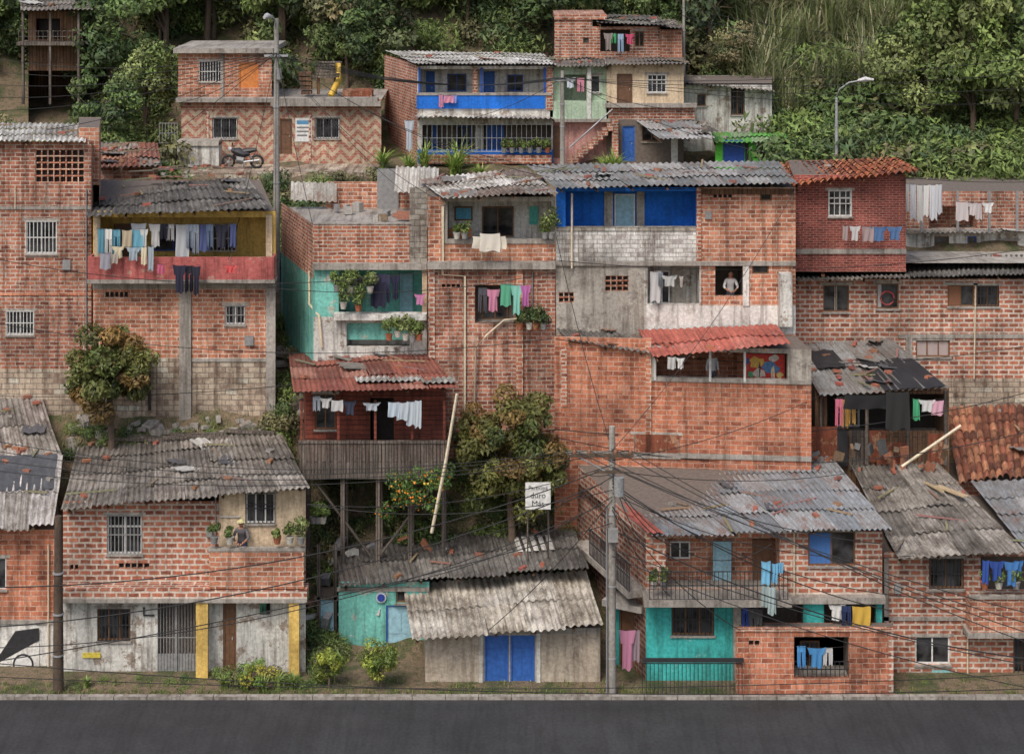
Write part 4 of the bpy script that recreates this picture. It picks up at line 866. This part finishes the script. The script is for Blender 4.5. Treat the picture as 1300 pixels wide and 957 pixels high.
CANE=[(.30,.33,.16),(.22,.26,.1),(.42,.38,.25),(.15,.2,.08)]
for (u,D) in ((945,91),(975,90),(1005,89),(1035,90),(1065,90),(1100,90),(1130,91),(990,93),(1020,94),(1055,95),(1090,94),(1125,94),(1160,92),(1000,97),(1050,98),(1100,98),(960,95),(1140,97),(1180,95)):
    bladeobj('giant_cane',on(u,D,-.1),200,R(3.0,5.2),.055,1.0,CANE,.95)
for (u,D,h_) in ((355,93,4.5),(262,95,4.2),(1062,99,4.5),(130,92,3.6),(650,99,4)):
    p=on(u,D); e=empty('palm_tree',p); mbp=MB(); mbp.tube([p+Vector((0,0,-.3)),p+Vector((.1,0,h_*.5)),p+Vector((0,0,h_))],[.2,.15,.12],BARK,7); mbp.build('trunk',e)
    bladeobj('fronds',(0,0,h_-.1),70,2.4,.14,.1,[(.15,.24,.06),(.1,.18,.04)],1.5,e)
for (u,D,s) in ((310,57.7,.7),(352,57.8,.6),(285,57.8,.5),(335,57.6,.6),(372,57.8,.6),(110,57.9,.4)): bladeobj('agave_plant',on(u,D),46,s,.05,.08,[(.18,.28,.08),(.28,.34,.1)],1.0)
for (u,D,s) in ((486,82.5,1.0),(538,82,1.3),(575,81.8,1.2),(610,81.7,.8),(582,82.6,1.6),(520,81.5,.9),(780,81.5,1.1),(770,81.8,.9)): bladeobj('dracaena_plant',on(u,D),90,s*1.25,.05,.1,[(.28,.4,.08),(.14,.24,.05),(.4,.46,.14)],1.2)
bladeobj('grass_clump',on(222,75),380,1.5,.035,1.0,[(.26,.33,.08),(.18,.26,.06)],1.2)
tree('yellow_green_shrub',on(482,57.8),.85,.55,.65,18,.28,150,.11,YG,.03); tree('yellow_green_shrub',on(416,57.9),.8,.45,.55,14,.26,150,.11,YG,.03)
tree('croton_shrub',on(322,57.9),.4,.6,.3,10,.25,120,.1,[(.17,.27,.05),(.4,.36,.06)],.03)
cl=[(R(-1,1),R(-.2,.2),R(0,1.5),.32,.3) for _ in range(16)]; V,c=leaves(cl,130,.12,[(.08,.15,.035),(.10,.18,.045)]); cl2=[(a,b_-.15,z,r,r2) for a,b_,z,r,r2 in cl]; V2,c2=leaves(cl2,13,.07,[(.75,.22,.02),(.8,.4,.03)],.9)
me=fastmesh('flowering_vine',np.concatenate([V,V2]),np.concatenate([c,c2]),LEAF); o=bpy.data.objects.new('flowering_vine',me); o.location=S(528,652,61.6); sc().objects.link(o)
V_=[];C_=[]
for _ in range(900):
    D=random.choice([R(63.8,66),R(64.9,65.6),R(57.3,58.3),R(57.25,57.6)]); u=R(80,720) if D>60 else R(-40,1340)
    p=on(u,D); v,c=blades((p.x,p.y,p.z-.02),8,.3 if D>60 else .2,.012,.15,[(.17,.24,.06),(.28,.28,.1),(.11,.17,.04)],1,2); V_.append(v);C_.append(c)
me=fastmesh('grass',np.concatenate(V_),np.concatenate(C_),LEAF); o=bpy.data.objects.new('grass',me); sc().objects.link(o)
# rocks and rubble on the bank behind the front houses
mb=MB()
for _ in range(90):
    q=on(R(85,360),R(64.7,65.8)); mb.box(q,(R(.1,.5),R(.1,.4),R(.08,.3)),CONC,R(0,3),R(-.4,.4),R(-.4,.4))
mb.build('bank_rubble')
def potted(u,v,D,h_=.5,pal=GPL):
    p=S(u,v,D); e=empty('potted_plant',p); mb=MB(); mb.tube([p,p+Vector((0,0,.2)),p+Vector((0,0,.22))],[.09,.13,.14],PAINTA,10,random.choice([(.4,.14,.07),(.3,.3,.3),(.6,.58,.52)])); mb.build('pot',e)
    V,c=leaves([(R(-.12,.12),R(-.1,.1),.25+h_*R(.1,.9),.2*h_/.5*R(.6,1.1),.2*h_/.5*R(.6,1.1)) for _ in range(6)],60,.11,pal); me=fastmesh('leaves',V,c,LEAF); o=bpy.data.objects.new('leaves',me); o.parent=e; sc().objects.link(o)
for (u,v,h_) in ((436,392,.9),(445,372,.6),(470,372,.5),(428,370,.5),(455,395,.6)): potted(u,v,65.4,h_)
for (u,v,h_) in ((494,432,.5),(515,432,.6),(532,432,.4),(505,428,.5),(524,434,.5)): potted(u,v,65.3,h_)
for (u,h_) in ((692,.5),(700,.8),(580,.3),(590,.3)): potted(u,303,65.3,h_)
for (u,h_) in ((272,.3),(292,.25),(368,.4),(382,.5),(352,.2)): potted(u,690,58.4,h_)
for u in (640,650,662,673,684,695): potted(u,194,83.4,.35)
for u in (398,404,410): potted(u,664,61,.4)
for (u,h_) in ((660,.4),(680,.6),(690,.5),(672,.5)): potted(u,418,65.2,h_,GP)
for (u,h_) in ((1250,.25),(1268,.3),(1290,.3)): potted(u,747,58.4,h_)
for (u,h_) in ((830,.25),(842,.3)): potted(u,746,57.7,h_)

# ================= POLES, LAMPS, WIRES =================
def pole(name,u,D,vt,mat=POLEC,r=.14,vb=None):
    t=S(u,vt,D); zb=(gz(t.x,D)-.4) if vb is None else S(u,vb,D).z; e=empty(name,(t.x,D,zb+.4)); mb=MB()
    mb.tube([(t.x,D,zb),(t.x,D,(zb+t.z)/2),(t.x,D,t.z)],[r,r*.85,r*.65],mat,10)
    for k in range(3):
        z=zb+1.5+k*(t.z-zb-2)/3; mb.tube([(t.x,D,z),(t.x,D,z+.05)],r*1.02,STEEL,10)
    mb.build('shaft',e); return e,t
def insul(mb,p): mb.tube([p,p+Vector((0,0,.06)),p+Vector((0,0,.12))],[.05,.07,.04],PAINTA,8,(.3,.14,.08))
e,t=pole('utility_pole',777,57.4,541); mb=MB(); za=S(777,576,57.4).z
mb.box((t.x-.3,57.25,za),(1.9,.1,.1),POLEW); mb.box((t.x-.1,57.25,za-.5),(.9,.08,.08),POLEW)
for dx in (-1.15,-.7,.1,.55): insul(mb,Vector((t.x+dx,57.25,za+.05)))
mb.tube([(t.x+.2,57.2,za-1.2),(t.x+.2,57.2,za-.65)],.16,PAINTA,10,(.3,.31,.32)); mb.tube([(t.x-1.1,57.25,za),(t.x,57.25,za-.6)],.025,STEEL,5); mb.tube([(t.x-.16,57.3,za-1.5),(t.x-.16,57.3,2)],.03,IRONG,5); mb.box((t.x+.02,57.2,za-2.4),(.3,.15,.4),IRONG)
mb.build('crossarm',e); UP=Vector((t.x,57.25,za+.15))
e,t=pole('street_lamp',351,72,24); mb=MB()
mb.tube([t-Vector((0,0,.6)),t+Vector((-.05,-.2,.0)),t+Vector((-.2,-.6,.12))],.035,STEEL,6); mb.tube([t+Vector((-.12,-.5,.1)),t+Vector((-.25,-.8,.14)),t+Vector((-.33,-1.05,.1))],[.06,.13,.06],PAINTA,8,(.5,.5,.5)); mb.box(t-Vector((0,.12,1.4)),(.9,.08,.08),STEEL)
mb.tube([t-Vector((-.1,.15,2.3)),t-Vector((-.1,.15,1.9))],.12,PAINTA,8,(.3,.3,.3)); mb.build('lamp_head',e); LP=t-Vector((0,.1,1.3))
e,t=pole('utility_pole',714,82,90,r=.12); mb=MB(); mb.box(t-Vector((0,.1,.4)),(1.1,.08,.08),STEEL); mb.build('crossarm',e); MP=t-Vector((0,.1,.3))
e,t=pole('street_lamp',1062,80,124,STEEL,.09); mb=MB()
mb.tube([t,t+Vector((.1,-.1,.35)),t+Vector((.5,-.2,.65)),t+Vector((1.0,-.3,.75))],.04,STEEL,6); mb.tube([t+Vector((.85,-.3,.74)),t+Vector((1.15,-.35,.8)),t+Vector((1.5,-.4,.78))],[.06,.12,.05],PAINTA,8,(.6,.6,.6)); mb.build('lamp_arm',e)
pole('wooden_pole',74,57.6,655,POLEW,.17)
pole('wooden_pole',868,89.5,-20,POLEC,.09)
mb=MB(); mb.tube([S(580,500,61),S(566,585,61),S(548,676,61)],[.05,.06,.06],PVC,6); mb.build('bamboo_prop_pole')
cab=empty('overhead_cables',(0,0,0)); mb=MB()
def wire(a,b_,sag,r=.012,n=16):
    mb.tube([a.lerp(b_,i/n)-Vector((0,0,sag*4*(i/n)*(1-i/n))) for i in range(n+1)],r,WIRE,4)
for k,dx in enumerate((-1.15,-.7,.1,.55)):
    o=UP+Vector((dx,0,0)); wire(o,S(-80,545+k*14,60),.9); wire(o,S(1400,800+k*16,50),.5,.014)
wire(UP-Vector((.3,0,.6)),S(-80,745,54),1.0,.018); wire(UP-Vector((.3,0,1.0)),S(-80,800,54),.9,.018); wire(UP-Vector((0,0,2.2)),S(-80,850,54),.4,.016); wire(UP-Vector((0,0,3.2)),S(1400,890,53),.5,.014); wire(UP-Vector((0,0,3.0)),S(1400,860,53),.4,.014); wire(UP-Vector((0,0,2.4)),S(1400,845,55),.8,.02); wire(UP-Vector((.2,0,1.6)),S(-80,822,55),1.2,.014)
for (dz,u,v,D,s,r) in ((1.0,1130,775,57.5,.5,.016),(.7,830,690,57.8,.6,.012),(.9,905,690,57.8,.9,.012),(.5,1120,690,57.7,.4,.014),(.8,540,700,60,.3,.012),(1.2,390,640,58.2,.5,.014),(.9,980,690,57.7,1.3,.012),(1.1,1225,760,58,.9,.014),(1.3,1160,705,58,.7,.012),(.6,1080,600,63,.3,.012),(1.5,620,800,57.5,.2,.012),(1.4,430,750,60,.6,.012),(.7,740,600,63,.1,.012),(1.8,860,765,57.9,.3,.012),(1.7,940,800,57,.4,.014)):
    wire(UP-Vector((0,0,dz)),S(u,v,D),s,r)
wire(UP-Vector((0,0,.3)),S(1045,500,64),.3); wire(UP,S(706,300,65),.3); wire(UP,S(1010,240,64.8),.5)
for k in range(5): wire(LP+Vector((-.4+.2*k,0,0)),S(-80,60+k*20,74),.7); wire(LP+Vector((-.4+.2*k,0,0)),MP+Vector((-.4+.2*k,0,0)),.7)
for k in range(4): wire(MP+Vector((-.4+.25*k,0,0)),S(1400,60+k*22,76),.6)
for (u,v,D,s) in ((535,262,66,.4),(290,330,65,.3),(120,235,66,.2),(706,215,66,.8),(398,290,66,.2),(230,130,83.5,.3),(560,256,65,.6),(60,165,66,.4),(350,270,65,.1),(870,240,65,1.4)): wire(LP,S(u,v,D),s)
wire(MP,S(1010,200,72),.5); wire(MP,S(870,140,83),.3); wire(MP,S(600,150,83),.2); wire(S(1000,200,72),S(1400,225,70),.5); wire(S(866,20,89),S(1400,150,85),.8); wire(S(866,20,89),S(1400,90,85),.6); wire(S(866,10,89),S(1400,60,85),.6)
wire(S(-80,395,64),S(700,430,64.4),.9); wire(S(-80,560,63),S(705,545,64),.9,.015); wire(S(-80,575,63),S(705,560,64),1.1,.015); wire(S(705,545,64),S(1400,470,64),1.0,.015); wire(S(705,430,64),S(1400,420,66),1.0); wire(S(705,555,64),S(1400,520,63),1.3,.015)
wire(S(-80,500,65),S(520,470,65),.4); wire(S(393,640,58.2),S(777,590,57.2),.5); wire(S(-80,835,56),S(1400,870,56),.6,.014); wire(S(-80,855,56),S(1400,850,56),.5,.012); wire(S(700,330,65),S(1400,300,67),.7); wire(S(340,365,65),S(706,345,65),.4); wire(S(0,330,65),S(545,345,65),.6)
mb.build('cables',cab)
p=S(682,645,61.2); e=empty('garden_sign',(p.x,p.y,p.z)); mb=MB(); f=Fac(667,61.2,699,61.2); fbox(mb,f,0,f.L,f.z_(646),f.z_(612),0,.03,FWHITE); fbox(mb,f,.05,.1,f.z_(720),f.z_(646),0,.03,WOODG); fbox(mb,f,f.L-.1,f.L-.05,f.z_(720),f.z_(646),0,.03,WOODG); mb.build('board',e)
for k,tx in enumerate(('Participa','duro','Más')):
    cu=bpy.data.curves.new('lettering','FONT'); cu.body=tx; cu.size=.18 if k==0 else .26; cu.align_x='CENTER'; o=bpy.data.objects.new('lettering',cu); cu.materials.append(IRON); o.rotation_euler=(math.pi/2,0,0); o.location=(f.pt(f.L/2,0).x-p.x,-.04,f.z_(621+k*10.5)-p.z); o.parent=e; sc().objects.link(o)
mb=MB()
for _ in range(34):
    q=on(R(395,570),R(60.9,63.4)); mb.box(q+Vector((0,0,R(.1,.9))),(R(.2,1.3),R(.04,.3),R(.04,.5)),PAINTA,R(0,3),R(-.6,.6),R(-.6,.6),random.choice([(.5,.5,.48),(.24,.16,.1),(.1,.1,.1),(.36,.36,.38),(.4,.17,.1),(.2,.2,.22)]))
mb.build('scrap_pile')
mb=MB()
for _ in range(50):
    q=on(R(355,400),R(66,70)); mb.box(q+Vector((0,0,.1)),(R(.3,.8),R(.2,.4),R(.1,.3)),CONC,R(0,3),R(-.2,.2))
mb.build('rubble_steps')

# ================= MOTORBIKE =================
p=S(308,214,82.4); e=empty('parked_motorcycle',p); mb=MB()
for sx in (-.62,.62):
    c=p+Vector((sx,0,.3)); mb.tube([c+Vector((.26*math.cos(a*.3927),0,.26*math.sin(a*.3927))) for a in range(17)],.055,WIRE,8)
    mb.tube([c+Vector((0,-.05,0)),c+Vector((0,.05,0))],.07,STEEL,8)
    for a in range(5): mb.tube([c,c+Vector((.25*math.cos(a*1.2566),0,.25*math.sin(a*1.2566)))],.012,STEEL,4)
q=lambda x,z,y=0:p+Vector((x,y,z))
mb.tube([q(-.62,.3),q(-.48,.65),q(-.38,.95)],.03,STEEL,6); mb.tube([q(-.4,.93,-.3),q(-.38,1.0),q(-.4,.93,.3)],.018,IRON,6)
mb.tube([q(-.48,.8),q(-.2,.72),q(.05,.62),q(.3,.66)],[.08,.2,.18,.1],PAINTA,8,(.03,.03,.04)); mb.tube([q(.0,.74),q(.3,.78),q(.62,.82)],[.1,.13,.07],IRON,8)
mb.tube([q(-.25,.4),q(.05,.35)],.19,IRONG,8); mb.tube([q(.05,.3,-.12),q(.75,.38,-.12)],.05,STEEL,8); mb.tube([q(.2,.6),q(.62,.3)],.03,STEEL,5); mb.tube([q(-.4,.6),q(-.2,.3),q(.2,.35)],.05,PAINTA,6,(.03,.03,.04))
mb.tube([q(-.5,.82),q(-.62,.88)],[.11,.09],PAINTA,8,(.5,.5,.5)); mb.tube([q(-.42,1.0,-.22),q(-.4,1.15,-.28)],.03,IRON,5); mb.tube([q(0,.0,-.2),q(.05,.35,-.05)],.015,STEEL,4)
mb.build('motorcycle_body',e)
mb=MB(); f=Fac(226,83.9,486,83.9); z=p.z-.01
mb.hexa([f.pt(0,z-2.5,2.6),f.pt(f.L,z-2.5,2.6),f.pt(f.L,z,2.6),f.pt(0,z,2.6),f.pt(0,z-2.5,-.1),f.pt(f.L,z-2.5,-.1),f.pt(f.L,z,-.1),f.pt(0,z,-.1)],BLOCKC); mb.build('stone_terrace')

# ================= PEOPLE =================
SKINM=flat('skin',(.38,.19,.12),.6); HAIR=flat('hair',(.02,.015,.012),.7)
def person(name,foot,shirt,pants,lean=.18,arms='rest',hat=None,h=1.65,turn=0,hairlong=False):
    k=h/1.7; e=empty(name,foot); e.rotation_euler=(0,0,turn)
    sm=flat(name+'_shirt',shirt,.9); pm=flat(name+'_trousers',pants,.9)
    L=lean
    V=[(0,0,.93),(0,-L*.3,1.1),(0,-L*.7,1.28),(0,-L,1.42),(0,-L-.02,1.5),(0,-L-.04,1.6),(0,-L-.045,1.69)]
    T=['p','s','s','s','k','k','k']; Rr=[(.15,.11),(.13,.1),(.16,.11),(.12,.09),(.055,.055),(.085,.1),(.06,.07)]
    E=[(0,1),(1,2),(2,3),(3,4),(4,5),(5,6)]
    for sx in (-1,1):
        i=len(V); V+=[(sx*.17,-L,1.39)]
        if arms=='rest': V+=[(sx*.25,-L-.1,1.17),(sx*.14,-L-.33,1.1),(sx*.08,-L-.42,1.1)]
        else: V+=[(sx*.22,-L+.02,1.13),(sx*.23,-L-.08,.9),(sx*.23,-L-.12,.82)]
        T+=['s','s','k','k']; Rr+=[(.065,.065),(.048,.048),(.034,.034),(.038,.025)]; E+=[(3,i),(i,i+1),(i+1,i+2),(i+2,i+3)]
        i=len(V); V+=[(sx*.095,0,.85),(sx*.105,-.02,.48),(sx*.11,.03,.09),(sx*.12,-.1,.04)]; T+=['p']*3+['d']; Rr+=[(.09,.09),(.062,.062),(.045,.045),(.045,.03)]; E+=[(0,i),(i,i+1),(i+1,i+2),(i+2,i+3)]
    me=bpy.data.meshes.new('body'); me.from_pydata([Vector(v)*k for v in V],E,[]); o=bpy.data.objects.new('body',me); sc().objects.link(o)
    o.modifiers.new('s','SKIN'); o.modifiers.new('ss','SUBSURF').levels=2
    for i,r in enumerate(Rr): me.skin_vertices[0].data[i].radius=(r[0]*k,r[1]*k)
    me.skin_vertices[0].data[0].use_root=True
    dg=bpy.context.evaluated_depsgraph_get(); nm=bpy.data.meshes.new_from_object(o.evaluated_get(dg)); bpy.data.objects.remove(o)
    nm.materials.clear()
    for m_ in (sm,pm,SKINM,WIRE): nm.materials.append(m_)
    ix={'s':0,'p':1,'k':2,'d':3}; VV=[Vector(v)*k for v in V]
    for pl in nm.polygons:
        c=pl.center; j=min(range(len(VV)),key=lambda q:(VV[q]-c).length); pl.material_index=ix[T[j]]; pl.use_smooth=True
    o=bpy.data.objects.new('body',nm); o.parent=e; sc().objects.link(o)
    hc=Vector((0,-L-.045,1.62))*k; mb=MB(); O=Vector(foot)
    def ell(c,rx,ry,rz,mat,z0=-1):
        P=[]
        for j in range(9):
            a=math.pi*(j/8); zz=math.cos(a)
            if zz<z0: break
            P.append([O+c+Vector((rx*math.sin(a)*math.cos(b_*.5236),ry*math.sin(a)*math.sin(b_*.5236),rz*zz)) for b_ in range(13)])
        mb.grid(P,mat)
    ell(hc,.08*k,.1*k,.115*k,SKINM); ell(hc+Vector((0,.02,.02))*k,.088*k,.1*k,.115*k,HAIR,-.75 if hairlong else -.1)
    ell(hc+Vector((0,-.1,-.01))*k,.014*k,.022*k,.025*k,SKINM)
    for sx in (-1,1): ell(hc+Vector((sx*.032,-.088,.015))*k,.012*k,.01*k,.008*k,IRON); ell(hc+Vector((sx*.083,.0,0))*k,.012*k,.02*k,.03*k,SKINM)
    ell(hc+Vector((0,-.09,-.05))*k,.025*k,.01*k,.008*k,PINKRED)
    if hat: ell(hc+Vector((0,0,.07))*k,.1*k,.11*k,.08*k,hat,-.1); ell(hc+Vector((0,-.04,.07))*k,.15*k,.16*k,.012*k,hat)
    for sx in (-1,1):
        w=Vector((sx*.08,-L-.42,1.1)) if arms=='rest' else Vector((sx*.23,-L-.12,.82)); dr=Vector((-sx*.5,-.8,-.3)).normalized() if arms=='rest' else Vector((0,-.2,-1)).normalized(); sd=dr.cross(Vector((0,0,1))).normalized() if arms=='rest' else Vector((0,1,0))
        for i,l in enumerate((.07,.08,.075,.06)):
            b_=w+dr*.03+sd*(i-1.5)*.018; mb.tube([O+b_*k,O+(b_+dr*l*.55)*k,O+(b_+dr*l+Vector((0,0,-.02)))*k],[.009*k,.0085*k,.006*k],SKINM,6)
        b_=w-sd*.03; mb.tube([O+b_*k,O+(b_-sd*.025+dr*.03)*k,O+(b_-sd*.03+dr*.055)*k],[.011*k,.009*k,.007*k],SKINM,6)
    mb.build('head_and_hands',e)
fz=S(305,690,58.5).z-.98
person('woman_on_balcony',Vector((S(305,690,58.5).x,58.93,fz)),(.14,.13,.14),(.05,.06,.12),.2,'rest',flat('hat_straw',(.6,.55,.3),.9),1.62)
p=S(927,404,66.2); person('man_at_window',p,(.6,.6,.6),(.08,.08,.1),.1,'rest',None,1.65)
p=S(904,505,64.6); person('resident_on_terrace',p,(.6,.6,.62),(.1,.1,.12),.02,'down',None,1.6,.3,True)

# ================= CAMERA, LIGHT =================
scn=bpy.context.scene
cam=bpy.data.cameras.new('camera'); co=bpy.data.objects.new('camera',cam); sc().objects.link(co); co.location=(0,0,CZ); co.rotation_euler=(math.pi/2,0,0)
cam.sensor_width=36; cam.lens=36*F/1300; cam.shift_y=-(478.5-HY)/1300; cam.clip_end=2000; scn.camera=co
w=bpy.data.worlds.new('World'); scn.world=w; w.use_nodes=True; nt=w.node_tree; bg=nt.nodes['Background']
sk=nt.nodes.new('ShaderNodeTexSky'); sk.sky_type='NISHITA'; sk.sun_disc=False; sk.sun_elevation=math.radians(52); sk.sun_rotation=math.radians(205); sk.dust_density=4; sk.air_density=1.1
nt.links.new(sk.outputs[0],bg.inputs[0]); bg.inputs[1].default_value=.15
sl=bpy.data.lights.new('sun','SUN'); so=bpy.data.objects.new('sun',sl); sc().objects.link(so); sl.energy=2.1; sl.angle=math.radians(24); sl.color=(1,.95,.88)
az=math.radians(205); el=math.radians(52); dv=Vector((math.sin(az)*math.cos(el),math.cos(az)*math.cos(el),math.sin(el))); so.rotation_euler=dv.to_track_quat('Z','Y').to_euler(); so.location=(0,0,60)
scn.view_settings.view_transform='Standard'; scn.view_settings.look='None'; scn.view_settings.exposure=0
print('OBJECTS',len(bpy.data.objects))
